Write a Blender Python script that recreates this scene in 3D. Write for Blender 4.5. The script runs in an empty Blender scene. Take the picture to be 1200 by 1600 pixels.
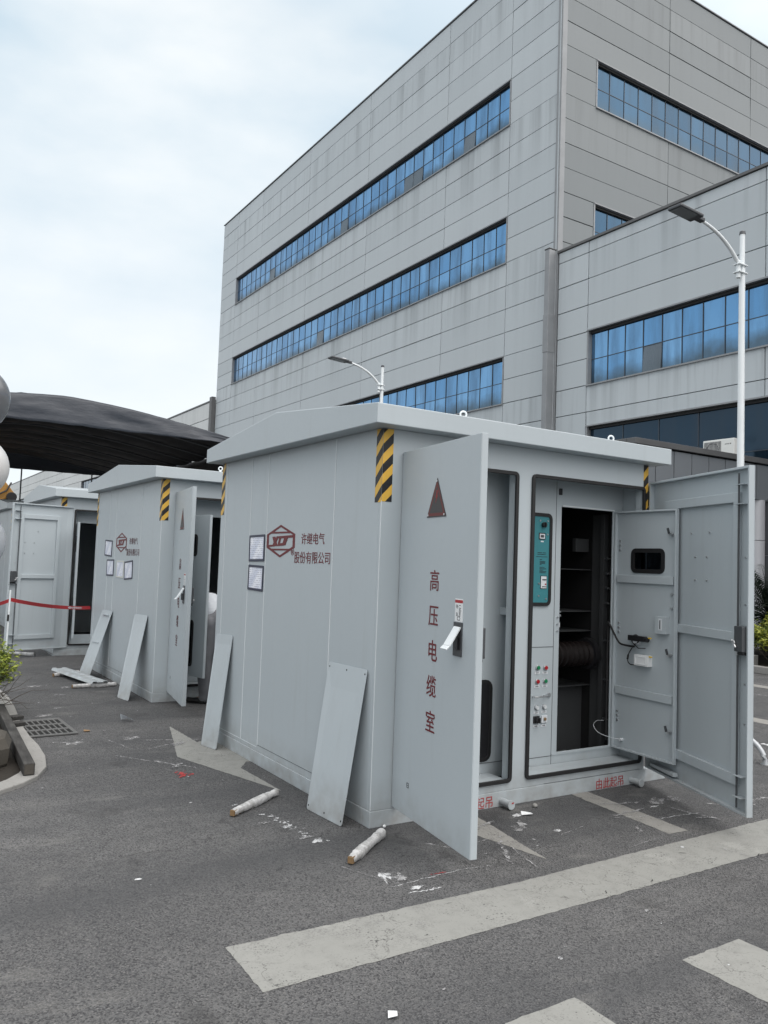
import bpy, bmesh, math, random
from mathutils import Vector, Matrix
random.seed(7)
S = bpy.context.scene
COL = S.collection
R_ = math.radians

# ---------------------------------------------------------------- camera
cd = bpy.data.cameras.new('camera'); cam = bpy.data.objects.new('camera', cd); COL.objects.link(cam)
cd.sensor_fit = 'VERTICAL'; cd.sensor_height = 36.0; cd.lens = 1263.95 / 1600 * 36.0
cd.clip_start = 0.05; cd.clip_end = 3000
CR = Matrix(((0.84293, -0.06421, -0.53417), (-0.5368, -0.03367, -0.84304), (0.03615, 0.99737, -0.06284)))
cam.matrix_world = Matrix.Translation((-2.65022, -4.21903, 1.6)) @ CR.to_4x4()
S.camera = cam

# ---------------------------------------------------------------- sky, sun, exposure
SUN_EL, SUN_AZ = R_(64), R_(163)          # azimuth measured from +Y towards +X
W = bpy.data.worlds.new('World'); S.world = W; W.use_nodes = True
nt = W.node_tree; nt.nodes.clear()
out = nt.nodes.new('ShaderNodeOutputWorld')
sky = nt.nodes.new('ShaderNodeTexSky'); sky.sky_type = 'NISHITA'; sky.sun_disc = False
sky.sun_elevation = SUN_EL; sky.sun_rotation = SUN_AZ
bg1 = nt.nodes.new('ShaderNodeBackground'); bg1.inputs[1].default_value = 0.08
nt.links.new(sky.outputs[0], bg1.inputs[0])
tc = nt.nodes.new('ShaderNodeTexCoord')
mp = nt.nodes.new('ShaderNodeMapping'); mp.inputs['Scale'].default_value = (1, 1, 2.2)
nz = nt.nodes.new('ShaderNodeTexNoise'); nz.inputs['Scale'].default_value = 2.1; nz.inputs['Detail'].default_value = 6; nz.inputs['Roughness'].default_value = .5
nt.links.new(tc.outputs['Generated'], mp.inputs[0]); nt.links.new(mp.outputs[0], nz.inputs[0])
rp = nt.nodes.new('ShaderNodeValToRGB')
rp.color_ramp.elements[0].position = .38; rp.color_ramp.elements[0].color = (.62, .77, .88, 1)
rp.color_ramp.elements[1].position = .60; rp.color_ramp.elements[1].color = (.97, 1.02, 1.04, 1)
nt.links.new(nz.outputs[0], rp.inputs[0])
sp = nt.nodes.new('ShaderNodeSeparateXYZ'); nt.links.new(tc.outputs['Generated'], sp.inputs[0])
mr = nt.nodes.new('ShaderNodeMapRange'); mr.inputs[1].default_value = .08; mr.inputs[2].default_value = .52; mr.inputs[3].default_value = .8; mr.inputs[4].default_value = 0
nt.links.new(sp.outputs[2], mr.inputs[0])
mx = nt.nodes.new('ShaderNodeMix'); mx.data_type = 'RGBA'
nt.links.new(mr.outputs[0], mx.inputs[0]); nt.links.new(rp.outputs[0], mx.inputs[6]); mx.inputs[7].default_value = (1.0, 1.04, 1.06, 1)
bg2 = nt.nodes.new('ShaderNodeBackground'); bg2.inputs[1].default_value = 0.93
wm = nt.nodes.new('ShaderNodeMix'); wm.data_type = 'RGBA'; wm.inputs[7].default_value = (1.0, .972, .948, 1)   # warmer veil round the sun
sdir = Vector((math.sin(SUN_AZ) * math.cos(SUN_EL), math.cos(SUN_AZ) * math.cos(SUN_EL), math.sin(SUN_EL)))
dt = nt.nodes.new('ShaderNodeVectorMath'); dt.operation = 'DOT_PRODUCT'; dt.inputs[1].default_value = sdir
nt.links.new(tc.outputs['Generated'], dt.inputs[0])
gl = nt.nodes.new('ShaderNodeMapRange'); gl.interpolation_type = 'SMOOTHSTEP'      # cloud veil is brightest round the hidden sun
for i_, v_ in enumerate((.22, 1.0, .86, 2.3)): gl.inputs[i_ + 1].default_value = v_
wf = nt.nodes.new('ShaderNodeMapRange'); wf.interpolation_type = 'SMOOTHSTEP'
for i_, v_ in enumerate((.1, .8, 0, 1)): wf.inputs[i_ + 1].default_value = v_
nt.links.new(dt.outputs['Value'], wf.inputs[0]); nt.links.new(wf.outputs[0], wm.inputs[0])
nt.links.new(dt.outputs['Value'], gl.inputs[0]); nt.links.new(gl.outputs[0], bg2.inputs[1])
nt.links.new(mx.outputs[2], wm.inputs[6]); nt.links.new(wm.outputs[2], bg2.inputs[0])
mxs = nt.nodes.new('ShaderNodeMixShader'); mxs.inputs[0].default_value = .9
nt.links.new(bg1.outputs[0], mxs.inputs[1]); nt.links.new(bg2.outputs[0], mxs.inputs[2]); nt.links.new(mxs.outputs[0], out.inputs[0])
sd = bpy.data.lights.new('sun', 'SUN'); sd.energy = 0.95; sd.angle = R_(40); sd.color = (1, .97, .93)
sun = bpy.data.objects.new('sun', sd); COL.objects.link(sun)
sdir = Vector((math.sin(SUN_AZ) * math.cos(SUN_EL), math.cos(SUN_AZ) * math.cos(SUN_EL), math.sin(SUN_EL)))
sun.rotation_euler = sdir.to_track_quat('Z', 'Y').to_euler()
S.view_settings.view_transform = 'Standard'; S.view_settings.look = 'None'
S.view_settings.exposure = 0.30; S.view_settings.gamma = 1.0

# ---------------------------------------------------------------- materials
class NT:
    def __init__(s, name):
        s.m = bpy.data.materials.new(name); s.m.use_nodes = True
        s.t = s.m.node_tree; s.b = s.t.nodes['Principled BSDF']
    def n(s, typ, **kw):
        x = s.t.nodes.new(typ)
        for k, v in kw.items():
            if k in x.inputs.keys(): x.inputs[k].default_value = v
            else: setattr(x, k, v)
        return x
    def l(s, a, b): s.t.links.new(a, b)
    def coord(s, scale=(1, 1, 1), which='Object'):
        c = s.n('ShaderNodeTexCoord'); m = s.n('ShaderNodeMapping'); m.inputs['Scale'].default_value = scale
        s.l(c.outputs[which], m.inputs[0]); return m.outputs[0]
    def noise(s, vec, scale, detail=4, rough=.55):
        x = s.n('ShaderNodeTexNoise', Scale=scale, Detail=detail, Roughness=rough); s.l(vec, x.inputs['Vector']); return x.outputs[0]
    def ramp(s, fac, p0, c0, p1, c1):
        r = s.n('ShaderNodeValToRGB'); e = r.color_ramp.elements
        e[0].position = p0; e[1].position = p1
        e[0].color = tuple(c0) + (1,) if len(c0) == 3 else c0; e[1].color = tuple(c1) + (1,) if len(c1) == 3 else c1
        s.l(fac, r.inputs[0]); return r.outputs[0]
    def rampf(s, fac, p0, v0, p1, v1):
        r = s.n('ShaderNodeMapRange', clamp=True); 
        for i, v in enumerate((p0, p1, v0, v1)): r.inputs[i + 1].default_value = v
        s.l(fac, r.inputs[0]); return r.outputs[0]
    def mix(s, fac, a, b, mode='MIX'):
        x = s.n('ShaderNodeMix'); x.data_type = 'RGBA'; x.blend_type = mode
        for i, v in ((0, fac), (6, a), (7, b)):
            if hasattr(v, 'is_output'): s.l(v, x.inputs[i])
            elif i == 0: x.inputs[0].default_value = v
            else: x.inputs[i].default_value = tuple(v) + (1,)
        return x.outputs[2]
    def math(s, op, a, b=0.0):
        x = s.n('ShaderNodeMath', operation=op)
        for i, v in ((0, a), (1, b)):
            if hasattr(v, 'is_output'): s.l(v, x.inputs[i])
            else: x.inputs[i].default_value = v
        return x.outputs[0]
    def bump(s, h, strength=.2, dist=.01):
        x = s.n('ShaderNodeBump', Strength=strength, Distance=dist); s.l(h, x.inputs['Height']); s.l(x.outputs[0], s.b.inputs['Normal'])
    def set(s, col=None, rough=None, metal=None, spec=None):
        for k, v in (('Base Color', col), ('Roughness', rough), ('Metallic', metal), ('Specular IOR Level', spec)):
            if v is None: continue
            if hasattr(v, 'is_output'): s.l(v, s.b.inputs[k])
            else: s.b.inputs[k].default_value = (tuple(v) + (1,)) if k == 'Base Color' else v
        return s

def simple(name, col, rough=.5, metal=0.0, var=.06, nscale=6, bump=0, bscale=60, spec=None):
    k = NT(name); v = k.coord()
    n = k.noise(v, nscale, 5)
    c = k.mix(n, [x * (1 - var) for x in col], [min(1, x * (1 + var)) for x in col])
    k.set(c, rough, metal, spec)
    if bump: k.bump(k.noise(v, bscale, 3), bump, .004)
    return k.m

def cab_paint():
    k = NT('grey_cabinet_paint'); v = k.coord()
    n = k.noise(v, 1.6, 4); n2 = k.noise(v, 24, 5)
    c = k.mix(n, (.405, .452, .480), (.432, .480, .508))
    st = k.noise(k.coord((5, 5, .35)), 2.2, 5)
    c = k.mix(k.rampf(st, .58, 0, .78, .22), c, (.33, .345, .35))
    c = k.mix(k.rampf(n2, .66, 0, .8, .12), c, (.30, .32, .33))
    sx = k.n('ShaderNodeSeparateXYZ'); k.l(k.coord(), sx.inputs[0])
    dz = k.rampf(sx.outputs[2], 0.0, .75, .30, 0)          # splashed road dust on the lowest centimetres
    dz = k.math('MULTIPLY', dz, k.rampf(k.noise(v, 9, 5), .35, .2, .7, 1))
    c = k.mix(dz, c, (.24, .235, .225))
    k.set(c, k.rampf(n2, .3, .34, .7, .46), 0, .42)
    k.bump(k.noise(k.coord((1, 1, .6)), 1.7, 2), .16, .02)
    return k.m

def asphalt():
    k = NT('asphalt'); v = k.coord()
    vo = k.n('ShaderNodeTexVoronoi', Scale=150.0); k.l(v, vo.inputs['Vector'])
    vb = k.n('ShaderNodeTexVoronoi', Scale=250.0); k.l(v, vb.inputs['Vector'])
    sc = k.n('ShaderNodeSeparateColor'); k.l(vb.outputs['Color'], sc.inputs[0])
    sc2 = k.n('ShaderNodeSeparateColor'); k.l(vo.outputs['Color'], sc2.inputs[0])
    big = k.rampf(k.noise(v, .42, 5, .6), .36, 0, .64, 1); mid = k.noise(v, 5.5, 5, .6)
    c = k.mix(big, (.070, .073, .078), (.165, .166, .167))
    c = k.mix(k.rampf(mid, .35, .55, .65, 0), c, (.055, .056, .059))
    c = k.mix(k.math('MULTIPLY', sc.outputs[0], .75), c, (.165, .162, .160), 'MIX')
    c = k.mix(k.rampf(sc2.outputs[1], .40, 0, .95, .85), c, (.032, .032, .035))
    c = k.mix(k.rampf(sc2.outputs[0], .93, 0, .97, .3), c, (.30, .29, .28))
    dust = k.rampf(k.noise(v, 1.3, 6, .7), .55, 0, .8, .35)
    c = k.mix(dust, c, (.19, .185, .175))
    tyre = k.rampf(k.noise(k.coord((.16, 1.5, 1)), 1.1, 4, .55), .42, 0, .62, .55)
    c = k.mix(tyre, c, (.060, .062, .066))
    pale = k.rampf(k.noise(k.coord((.5, 1.1, 1)), 2.6, 6, .7), .58, 0, .74, .5)
    c = k.mix(pale, c, (.23, .225, .215))
    # darker oily patches
    oil = k.rampf(k.noise(v, 1.7, 4, .6), .60, 0, .72, .55)
    c = k.mix(oil, c, (.035, .035, .036))
    # hairline cracks
    wn = k.n('ShaderNodeTexNoise', Scale=1.6, Detail=5.0); k.l(v, wn.inputs['Vector'])
    wv = k.n('ShaderNodeVectorMath', operation='MULTIPLY_ADD'); k.l(wn.outputs['Color'], wv.inputs[0]); wv.inputs[1].default_value = (.8, .8, .8); k.l(v, wv.inputs[2])
    vc = k.n('ShaderNodeTexVoronoi', Scale=.42); vc.feature = 'DISTANCE_TO_EDGE'; k.l(wv.outputs[0], vc.inputs['Vector'])
    cr = k.rampf(vc.outputs[0], .0, .4, .005, 0)
    cr = k.math('MULTIPLY', cr, k.rampf(k.noise(v, .9, 2), .48, 0, .6, 1))
    c = k.mix(cr, c, (.022, .022, .023))
    k.set(c, k.rampf(mid, .3, .78, .7, .92), 0, .3)
    h = k.math('ADD', k.math('MULTIPLY', vo.outputs['Distance'], .9), k.math('MULTIPLY', k.noise(v, 60, 4), .6))
    k.bump(h, .85, .009)
    return k.m

def road_paint(name, col, worn=.5):
    k = NT(name); v = k.coord()
    wn = k.n('ShaderNodeTexNoise', Scale=7.0, Detail=5.0); k.l(v, wn.inputs['Vector'])
    wv = k.n('ShaderNodeVectorMath', operation='MULTIPLY_ADD'); k.l(wn.outputs['Color'], wv.inputs[0]); wv.inputs[1].default_value = (.24, .24, .24); k.l(v, wv.inputs[2])
    vc = k.n('ShaderNodeTexVoronoi', Scale=4.6); vc.feature = 'DISTANCE_TO_EDGE'; k.l(wv.outputs[0], vc.inputs['Vector'])
    vc2 = k.n('ShaderNodeTexVoronoi', Scale=12.0); vc2.feature = 'DISTANCE_TO_EDGE'; k.l(wv.outputs[0], vc2.inputs['Vector'])
    big = k.noise(v, 2.2, 6, .6); fine = k.noise(v, 95, 4, .65); mid = k.noise(v, 14, 5, .6)
    c = k.mix(big, [x * .84 for x in col], [x * 1.08 for x in col])
    c = k.mix(k.rampf(mid, .5, 0, .75, .45), c, [x * .62 for x in col])
    c = k.mix(k.rampf(k.noise(v, 3.1, 4), .62, 0, .70, .5), c, [min(1, x * 1.3) for x in col])
    m1 = k.math('MULTIPLY', k.rampf(vc.outputs[0], .0, .85, .012, 0), k.rampf(k.noise(v, 2.0, 3), .42, .05, .58, 1))
    m2 = k.math('MULTIPLY', k.rampf(vc2.outputs[0], .0, .6, .012, 0), k.rampf(k.noise(v, 3.3, 3), .48, 0, .62, .9))
    c = k.mix(m1, c, (.08, .078, .074)); c = k.mix(m2, c, (.12, .118, .112))
    pit = k.rampf(k.math('ADD', k.math('MULTIPLY', fine, .6), k.math('MULTIPLY', k.noise(v, 6, 5, .7), .4)), .53, 0, .62, worn + .2)
    c = k.mix(pit, c, (.13, .128, .125))
    k.set(c, .8, 0, .3); k.bump(k.noise(v, 110, 3), .35, .004)
    wear = k.math('ADD', k.math('MULTIPLY', k.noise(v, 70, 4, .7), .62), k.math('MULTIPLY', k.noise(v, 4.5, 5, .65), .38))
    tr = k.n('ShaderNodeBsdfTransparent'); ms = k.n('ShaderNodeMixShader'); k.l(k.rampf(wear, .585, 0, .64, .85), ms.inputs[0])
    k.l(k.b.outputs[0], ms.inputs[1]); k.l(tr.outputs[0], ms.inputs[2]); k.l(ms.outputs[0], k.t.nodes['Material Output'].inputs[0])
    return k.m

def cladding(name, a, b, stain=.5, period=True):
    k = NT(name); v = k.coord()
    g = k.n('ShaderNodeNewGeometry')
    c = k.mix(g.outputs['Random Per Island'], a, b)
    big = k.noise(v, .16, 4)
    c = k.mix(k.rampf(big, .3, .18, .7, 0), c, [x * .8 for x in a])
    st = k.noise(k.coord((1.0, 1.0, .035)), 1.15, 6, .62)
    st2 = k.noise(k.coord((1.0, 1.0, .05)), 3.6, 5, .6)
    m = k.rampf(st, .50, 0, .70, 1); m2 = k.rampf(st2, .53, 0, .72, .55)
    m = k.math('MAXIMUM', m, m2)
    if period:
        sx = k.n('ShaderNodeSeparateXYZ'); k.l(k.coord(), sx.inputs[0])
        fr = k.math('FRACT', k.math('DIVIDE', k.math('SUBTRACT', 20.36, sx.outputs[2]), 6.0))
        below = k.rampf(fr, 0, 1, .45, .12)               # rain streaks start at the sills
        m = k.math('MULTIPLY', m, below)
    m = k.math('MULTIPLY', m, stain)
    c = k.mix(m, c, [x * .47 for x in a])
    k.set(c, .48, 0, .4); k.bump(k.noise(k.coord((1, 1, 1)), .9, 2), .05, .02)
    return k.m

def glass(name, a, b, rough=.06, metal=.85, dirt=.5):
    k = NT(name); v = k.coord(); g = k.n('ShaderNodeNewGeometry')
    c = k.mix(g.outputs['Random Per Island'], a, b)
    st = k.noise(k.coord((1, 1, .14)), 1.6, 6, .65)
    m = k.rampf(st, .42, 0, .66, dirt)
    c = k.mix(m, c, [x * .5 + .03 for x in a])
    sx = k.n('ShaderNodeSeparateXYZ'); k.l(v, sx.inputs[0])
    zr = k.math('MULTIPLY', k.math('FRACT', k.math('DIVIDE', k.math('SUBTRACT', sx.outputs[2], 8.38), 6.0)), 6.0)
    zr = k.math('ADD', zr, k.math('MULTIPLY', k.math('SUBTRACT', k.noise(v, 1.1, 4), .5), 1.1))     # dirt lying along the sills
    c = k.mix(k.rampf(zr, .12, dirt, .62, 0), c, (.075, .10, .115))
    k.set(c, k.rampf(st, .45, rough, .75, rough + .22), metal, .5)
    k.bump(k.noise(v, .55, 2), .045, .08)
    return k.m

def foliage(name, a, b, tip=None):
    k = NT(name); g = k.n('ShaderNodeNewGeometry')
    c = k.mix(g.outputs['Random Per Island'], a, b)
    k.set(c, .5, 0, .35)
    k.b.inputs['Subsurface Weight'].default_value = 0
    tr = k.n('ShaderNodeBsdfTranslucent'); k.l(c, tr.inputs[0])
    ms = k.n('ShaderNodeMixShader'); ms.inputs[0].default_value = .3
    k.l(k.b.outputs[0], ms.inputs[1]); k.l(tr.outputs[0], ms.inputs[2])
    k.l(ms.outputs[0], k.t.nodes['Material Output'].inputs[0])
    return k.m

def hazard():
    k = NT('hazard_stripes'); c = k.n('ShaderNodeTexCoord'); s = k.n('ShaderNodeSeparateXYZ'); k.l(c.outputs['Object'], s.inputs[0])
    t = k.math('ADD', k.math('SUBTRACT', s.outputs[2], s.outputs[0]), s.outputs[1])
    f = k.math('FRACT', k.math('DIVIDE', k.math('ADD', t, 20.0), .128))
    m = k.math('GREATER_THAN', f, .5)
    n = k.noise(k.coord(), 30, 4)
    y = k.mix(n, (.62, .36, .05), (.72, .45, .08)); bk = k.mix(n, (.012, .012, .013), (.022, .022, .024))
    k.set(k.mix(m, bk, y), .45, 0, .4); return k.m

def paper_mat():
    k = NT('printed_paper'); c = k.n('ShaderNodeTexCoord'); s = k.n('ShaderNodeSeparateXYZ'); k.l(c.outputs['Object'], s.inputs[0])
    ln = k.math('GREATER_THAN', k.math('FRACT', k.math('MULTIPLY', s.outputs[2], 62.0)), .62)
    w = k.rampf(k.noise(k.coord((1, 60, 62)), 1.0, 3), .44, 0, .52, 1)
    m = k.math('MULTIPLY', k.math('MULTIPLY', ln, w), .6)
    bl = k.noise(k.coord(), 7, 3)
    base = k.mix(k.rampf(bl, .42, 0, .60, 1), (.62, .66, .78), (.86, .88, .95))
    k.set(k.mix(m, base, (.25, .26, .33)), .35, 0, .4); return k.m

def tarp_mat(name, a, b, rough=.55):
    k = NT(name); v = k.coord(); n = k.noise(v, 1.4, 5)
    k.set(k.mix(n, a, b), rough, 0, .35)
    n2 = k.noise(k.coord((.55, 1.0, 1.4)), 2.0, 5, .55); k.bump(n2, .32, .10)
    return k.m

def wrapped():
    k = NT('dirty_white_wrap'); v = k.coord(); n = k.noise(v, 16, 6, .7)
    c = k.mix(k.rampf(n, .42, 0, .66, .85), (.60, .60, .60), (.17, .165, .155))
    k.set(c, .38, 0, .45); k.bump(k.noise(k.coord((1, 1, 1)), 38, 4), .5, .01); return k.m

def weathered_wood(name, a, b):
    k = NT(name); v = k.coord((1, .12, 1)); n = k.noise(v, 26, 6, .65); n2 = k.noise(k.coord(), 4, 4)
    c = k.mix(k.rampf(n, .3, 0, .7, 1), a, b); c = k.mix(k.rampf(n2, .45, 0, .75, .5), c, [x * .4 for x in a])
    k.set(c, .8, 0, .25); k.bump(n, .5, .006); return k.m

def concrete(name, a, b):
    k = NT(name); v = k.coord(); n = k.noise(v, 5, 6, .65); f = k.noise(v, 60, 4, .6)
    c = k.mix(n, a, b); c = k.mix(k.rampf(f, .56, 0, .72, .45), c, [x * .4 for x in a])
    k.set(c, .9, 0, .25); k.bump(f, .45, .006); return k.m

PAINT = cab_paint()
BEAD = simple('pale_sealant', (.66, .70, .72), .5)
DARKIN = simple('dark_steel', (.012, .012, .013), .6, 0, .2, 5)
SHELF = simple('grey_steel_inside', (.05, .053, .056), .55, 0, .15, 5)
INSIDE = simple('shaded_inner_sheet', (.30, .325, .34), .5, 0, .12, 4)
BLACK = simple('black_rubber', (.012, .012, .013), .55, 0, .2, 20)
BLACKG = simple('black_plastic', (.016, .016, .018), .35, 0, .2, 20)
DGREY = simple('dark_grey_metal', (.075, .08, .087), .4, .3, .15, 9)
STEEL = simple('zinc_steel', (.55, .56, .57), .32, .85, .12, 30)
WHITEP = simple('white_painted_steel', (.74, .78, .80), .35, 0, .05, 4)
WHITE = simple('white_plastic', (.74, .76, .77), .4, 0, .05, 8)
REDT = simple('red_lettering', (.125, .008, .012), .5, 0, .15, 40)
REDL = simple('light_red_lettering', (.34, .035, .035), .55, 0, .3, 50)
DKLET = simple('dark_lettering', (.09, .03, .035), .5, 0, .2, 40)
SIGNRED = simple('faded_sign_red', (.115, .014, .012), .45, 0, .35, 20)
SIGNBLK = simple('sign_dark_face', (.030, .027, .029), .42, 0, .3, 14)
SIGNBOLT = simple('sign_red_bolt', (.21, .012, .014), .5)
TEAL = simple('teal_enamel', (.045, .205, .235), .4, 0, .08, 5)
GREENB = simple('green_button', (.01, .19, .075), .3)
REDB = simple('red_button', (.36, .012, .018), .3)
WHITEB = simple('white_button', (.62, .65, .67), .25)
PLATE = simple('label_plate', (.62, .65, .68), .4)
INK = simple('black_ink', (.02, .02, .025), .6)
NAVY = simple('navy_frame', (.018, .022, .05), .4)
PALEFR = simple('pale_frame', (.58, .59, .56), .4)
PAPER = paper_mat()
HAZ = hazard()
COPPER = simple('brown_ribbed_resin', (.006, .003, .0028), .5, 0, .3, 12)
YEL = simple('ochre_machine_paint', (.33, .17, .035), .5, 0, .25, 6)
YTAG = simple('yellow_tag', (.7, .48, .05), .5)
ASPH = asphalt()
RPAINT = road_paint('worn_road_paint', (.250, .252, .238), .45)
RPAINT2 = road_paint('faded_road_paint', (.25, .245, .23), .65)
CHALK = road_paint('white_paint_spill', (.60, .61, .62), .75)
CHALKF = road_paint('faint_chalk', (.30, .30, .305), .9)
def dusty(name, col, cover):
    k = NT(name); v = k.coord(); n = k.noise(v, 120, 4, .7); n2 = k.noise(v, 22, 4, .6)
    k.set(k.mix(n2, [x * .8 for x in col], col), .9, 0, .2)
    tr = k.n('ShaderNodeBsdfTransparent'); ms = k.n('ShaderNodeMixShader')
    f = k.rampf(k.math('ADD', k.math('MULTIPLY', n, .55), k.math('MULTIPLY', n2, .45)), cover - .05, 0, cover + .07, 1)
    k.l(f, ms.inputs[0]); k.l(tr.outputs[0], ms.inputs[1]); k.l(k.b.outputs[0], ms.inputs[2]); k.l(ms.outputs[0], k.t.nodes['Material Output'].inputs[0])
    return k.m
CHALK = dusty('white_paint_spill', (.56, .57, .58), .46); CHALKF = dusty('faint_chalk', (.34, .34, .345), .49)
PINK = dusty('red_spray', (.42, .06, .06), .47)
KERBM = concrete('kerb_concrete', (.20, .198, .19), (.31, .305, .292))
STONE = concrete('brown_grey_stone', (.045, .041, .035), (.10, .092, .080))
SOIL = concrete('planter_soil', (.016, .014, .012), (.04, .035, .029))
IRON = simple('cast_iron', (.12, .12, .118), .6, .3, .3, 12, .4, 80)
HOLE = simple('drain_dark', (.006, .006, .006), .9)
TIMBER = weathered_wood('dark_timber', (.022, .021, .020), (.075, .073, .070))
ENDGRAIN = simple('sawn_wood', (.20, .125, .06), .8, 0, .4, 40)
WRAP = wrapped()
CLAD = cladding('grey_wall_panels', (.440, .482, .508), (.485, .528, .555), .75)
CLADR = cladding('darker_wall_panels', (.170, .190, .200), (.198, .218, .228), .6)  # much darker base than the front panels, streaks laid over it
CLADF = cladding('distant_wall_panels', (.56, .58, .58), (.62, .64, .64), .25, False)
JOINT = simple('dark_panel_joint', (.085, .09, .096), .8)
TRIM = simple('grey_metal_trim', (.25, .262, .275), .5, .1, .2, 2)
TRIMD = simple('dark_metal_trim', (.11, .112, .115), .55, .1, .25, 1.5)
CANOPY = simple('slate_grey_panel', (.165, .180, .197), .42, 0, .12, .6)
STONEW = simple('grey_stone_wall', (.085, .09, .10), .5, 0, .2, .8)
COLM = simple('pale_column_cladding', (.46, .47, .50), .38, .1, .08, 1)
GL_B = glass('blue_glass', (.125, .285, .50), (.19, .375, .60), .05, .88, .8)
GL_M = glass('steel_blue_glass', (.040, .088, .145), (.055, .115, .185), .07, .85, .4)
GL_D = glass('navy_glass', (.014, .034, .058), (.020, .045, .072), .06, .6, .3)
GL_O = glass('open_pane_grey', (.10, .13, .16), (.14, .17, .20), .25, .4, .4)
MULL = simple('slate_mullion', (.045, .058, .075), .5)
REVEAL_SHADE = simple('reveal_shadow', (.012, .013, .014), .7)
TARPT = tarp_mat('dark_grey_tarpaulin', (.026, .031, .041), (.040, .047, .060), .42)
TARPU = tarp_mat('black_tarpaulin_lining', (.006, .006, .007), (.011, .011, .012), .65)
BALG = simple('silver_grey_foil', (.17, .175, .185), .22, .35, .05, 2)
BALW = simple('white_pearl_latex', (.56, .56, .555), .28, 0, .04, 2)
BALM = simple('pale_silver_foil', (.50, .52, .55), .2, .45, .05, 2)
TAPER = simple('red_barrier_ribbon', (.36, .02, .025), .4, 0, .15, 4)
LEAF1 = foliage('yellow_green_leaf', (.155, .21, .028), (.36, .40, .07))
LEAF2 = foliage('mid_green_leaf', (.05, .085, .018), (.13, .17, .04))
LEAF3 = foliage('dark_palm_leaf', (.008, .014, .010), (.022, .034, .022))
LEAF4 = foliage('hedge_leaf', (.14, .18, .02), (.42, .43, .08))
TWIG = simple('bare_twig', (.06, .048, .038), .8, 0, .3, 20)
SKIN = simple('skin', (.42, .25, .18), .5)
SHIRT = simple('white_work_shirt', (.55, .58, .62), .7, 0, .12, 9, .5, 14)
TROUS = simple('grey_trousers', (.19, .195, .21), .8, 0, .25, 10, .6, 16)
SHOE = simple('black_shoe', (.015, .015, .016), .5)
HAIR = simple('black_hair', (.01, .009, .009), .6)
FILM = NT('clear_plastic_film'); FILM.set((.8, .82, .86), .15, 0, .5); FILM.b.inputs['Transmission Weight'].default_value = .55; FILM = FILM.m
ACW = simple('ac_white_enamel', (.70, .71, .69), .4)
TINT = NT('tinted_window'); _t = TINT.n('ShaderNodeBsdfTransparent'); _t.inputs[0].default_value = (.34, .37, .40, 1); _g = TINT.n('ShaderNodeBsdfGlossy'); _g.inputs['Roughness'].default_value = .05
_m = TINT.n('ShaderNodeMixShader'); _m.inputs[0].default_value = .07; TINT.l(_t.outputs[0], _m.inputs[1]); TINT.l(_g.outputs[0], _m.inputs[2]); TINT.l(_m.outputs[0], TINT.t.nodes['Material Output'].inputs[0]); TINT = TINT.m
HOOP = simple('worn_grey_white_tube', (.42, .44, .46), .4, .2, .1, 8)
LENS = simple('lamp_lens', (.22, .24, .25), .2, .1)

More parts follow.
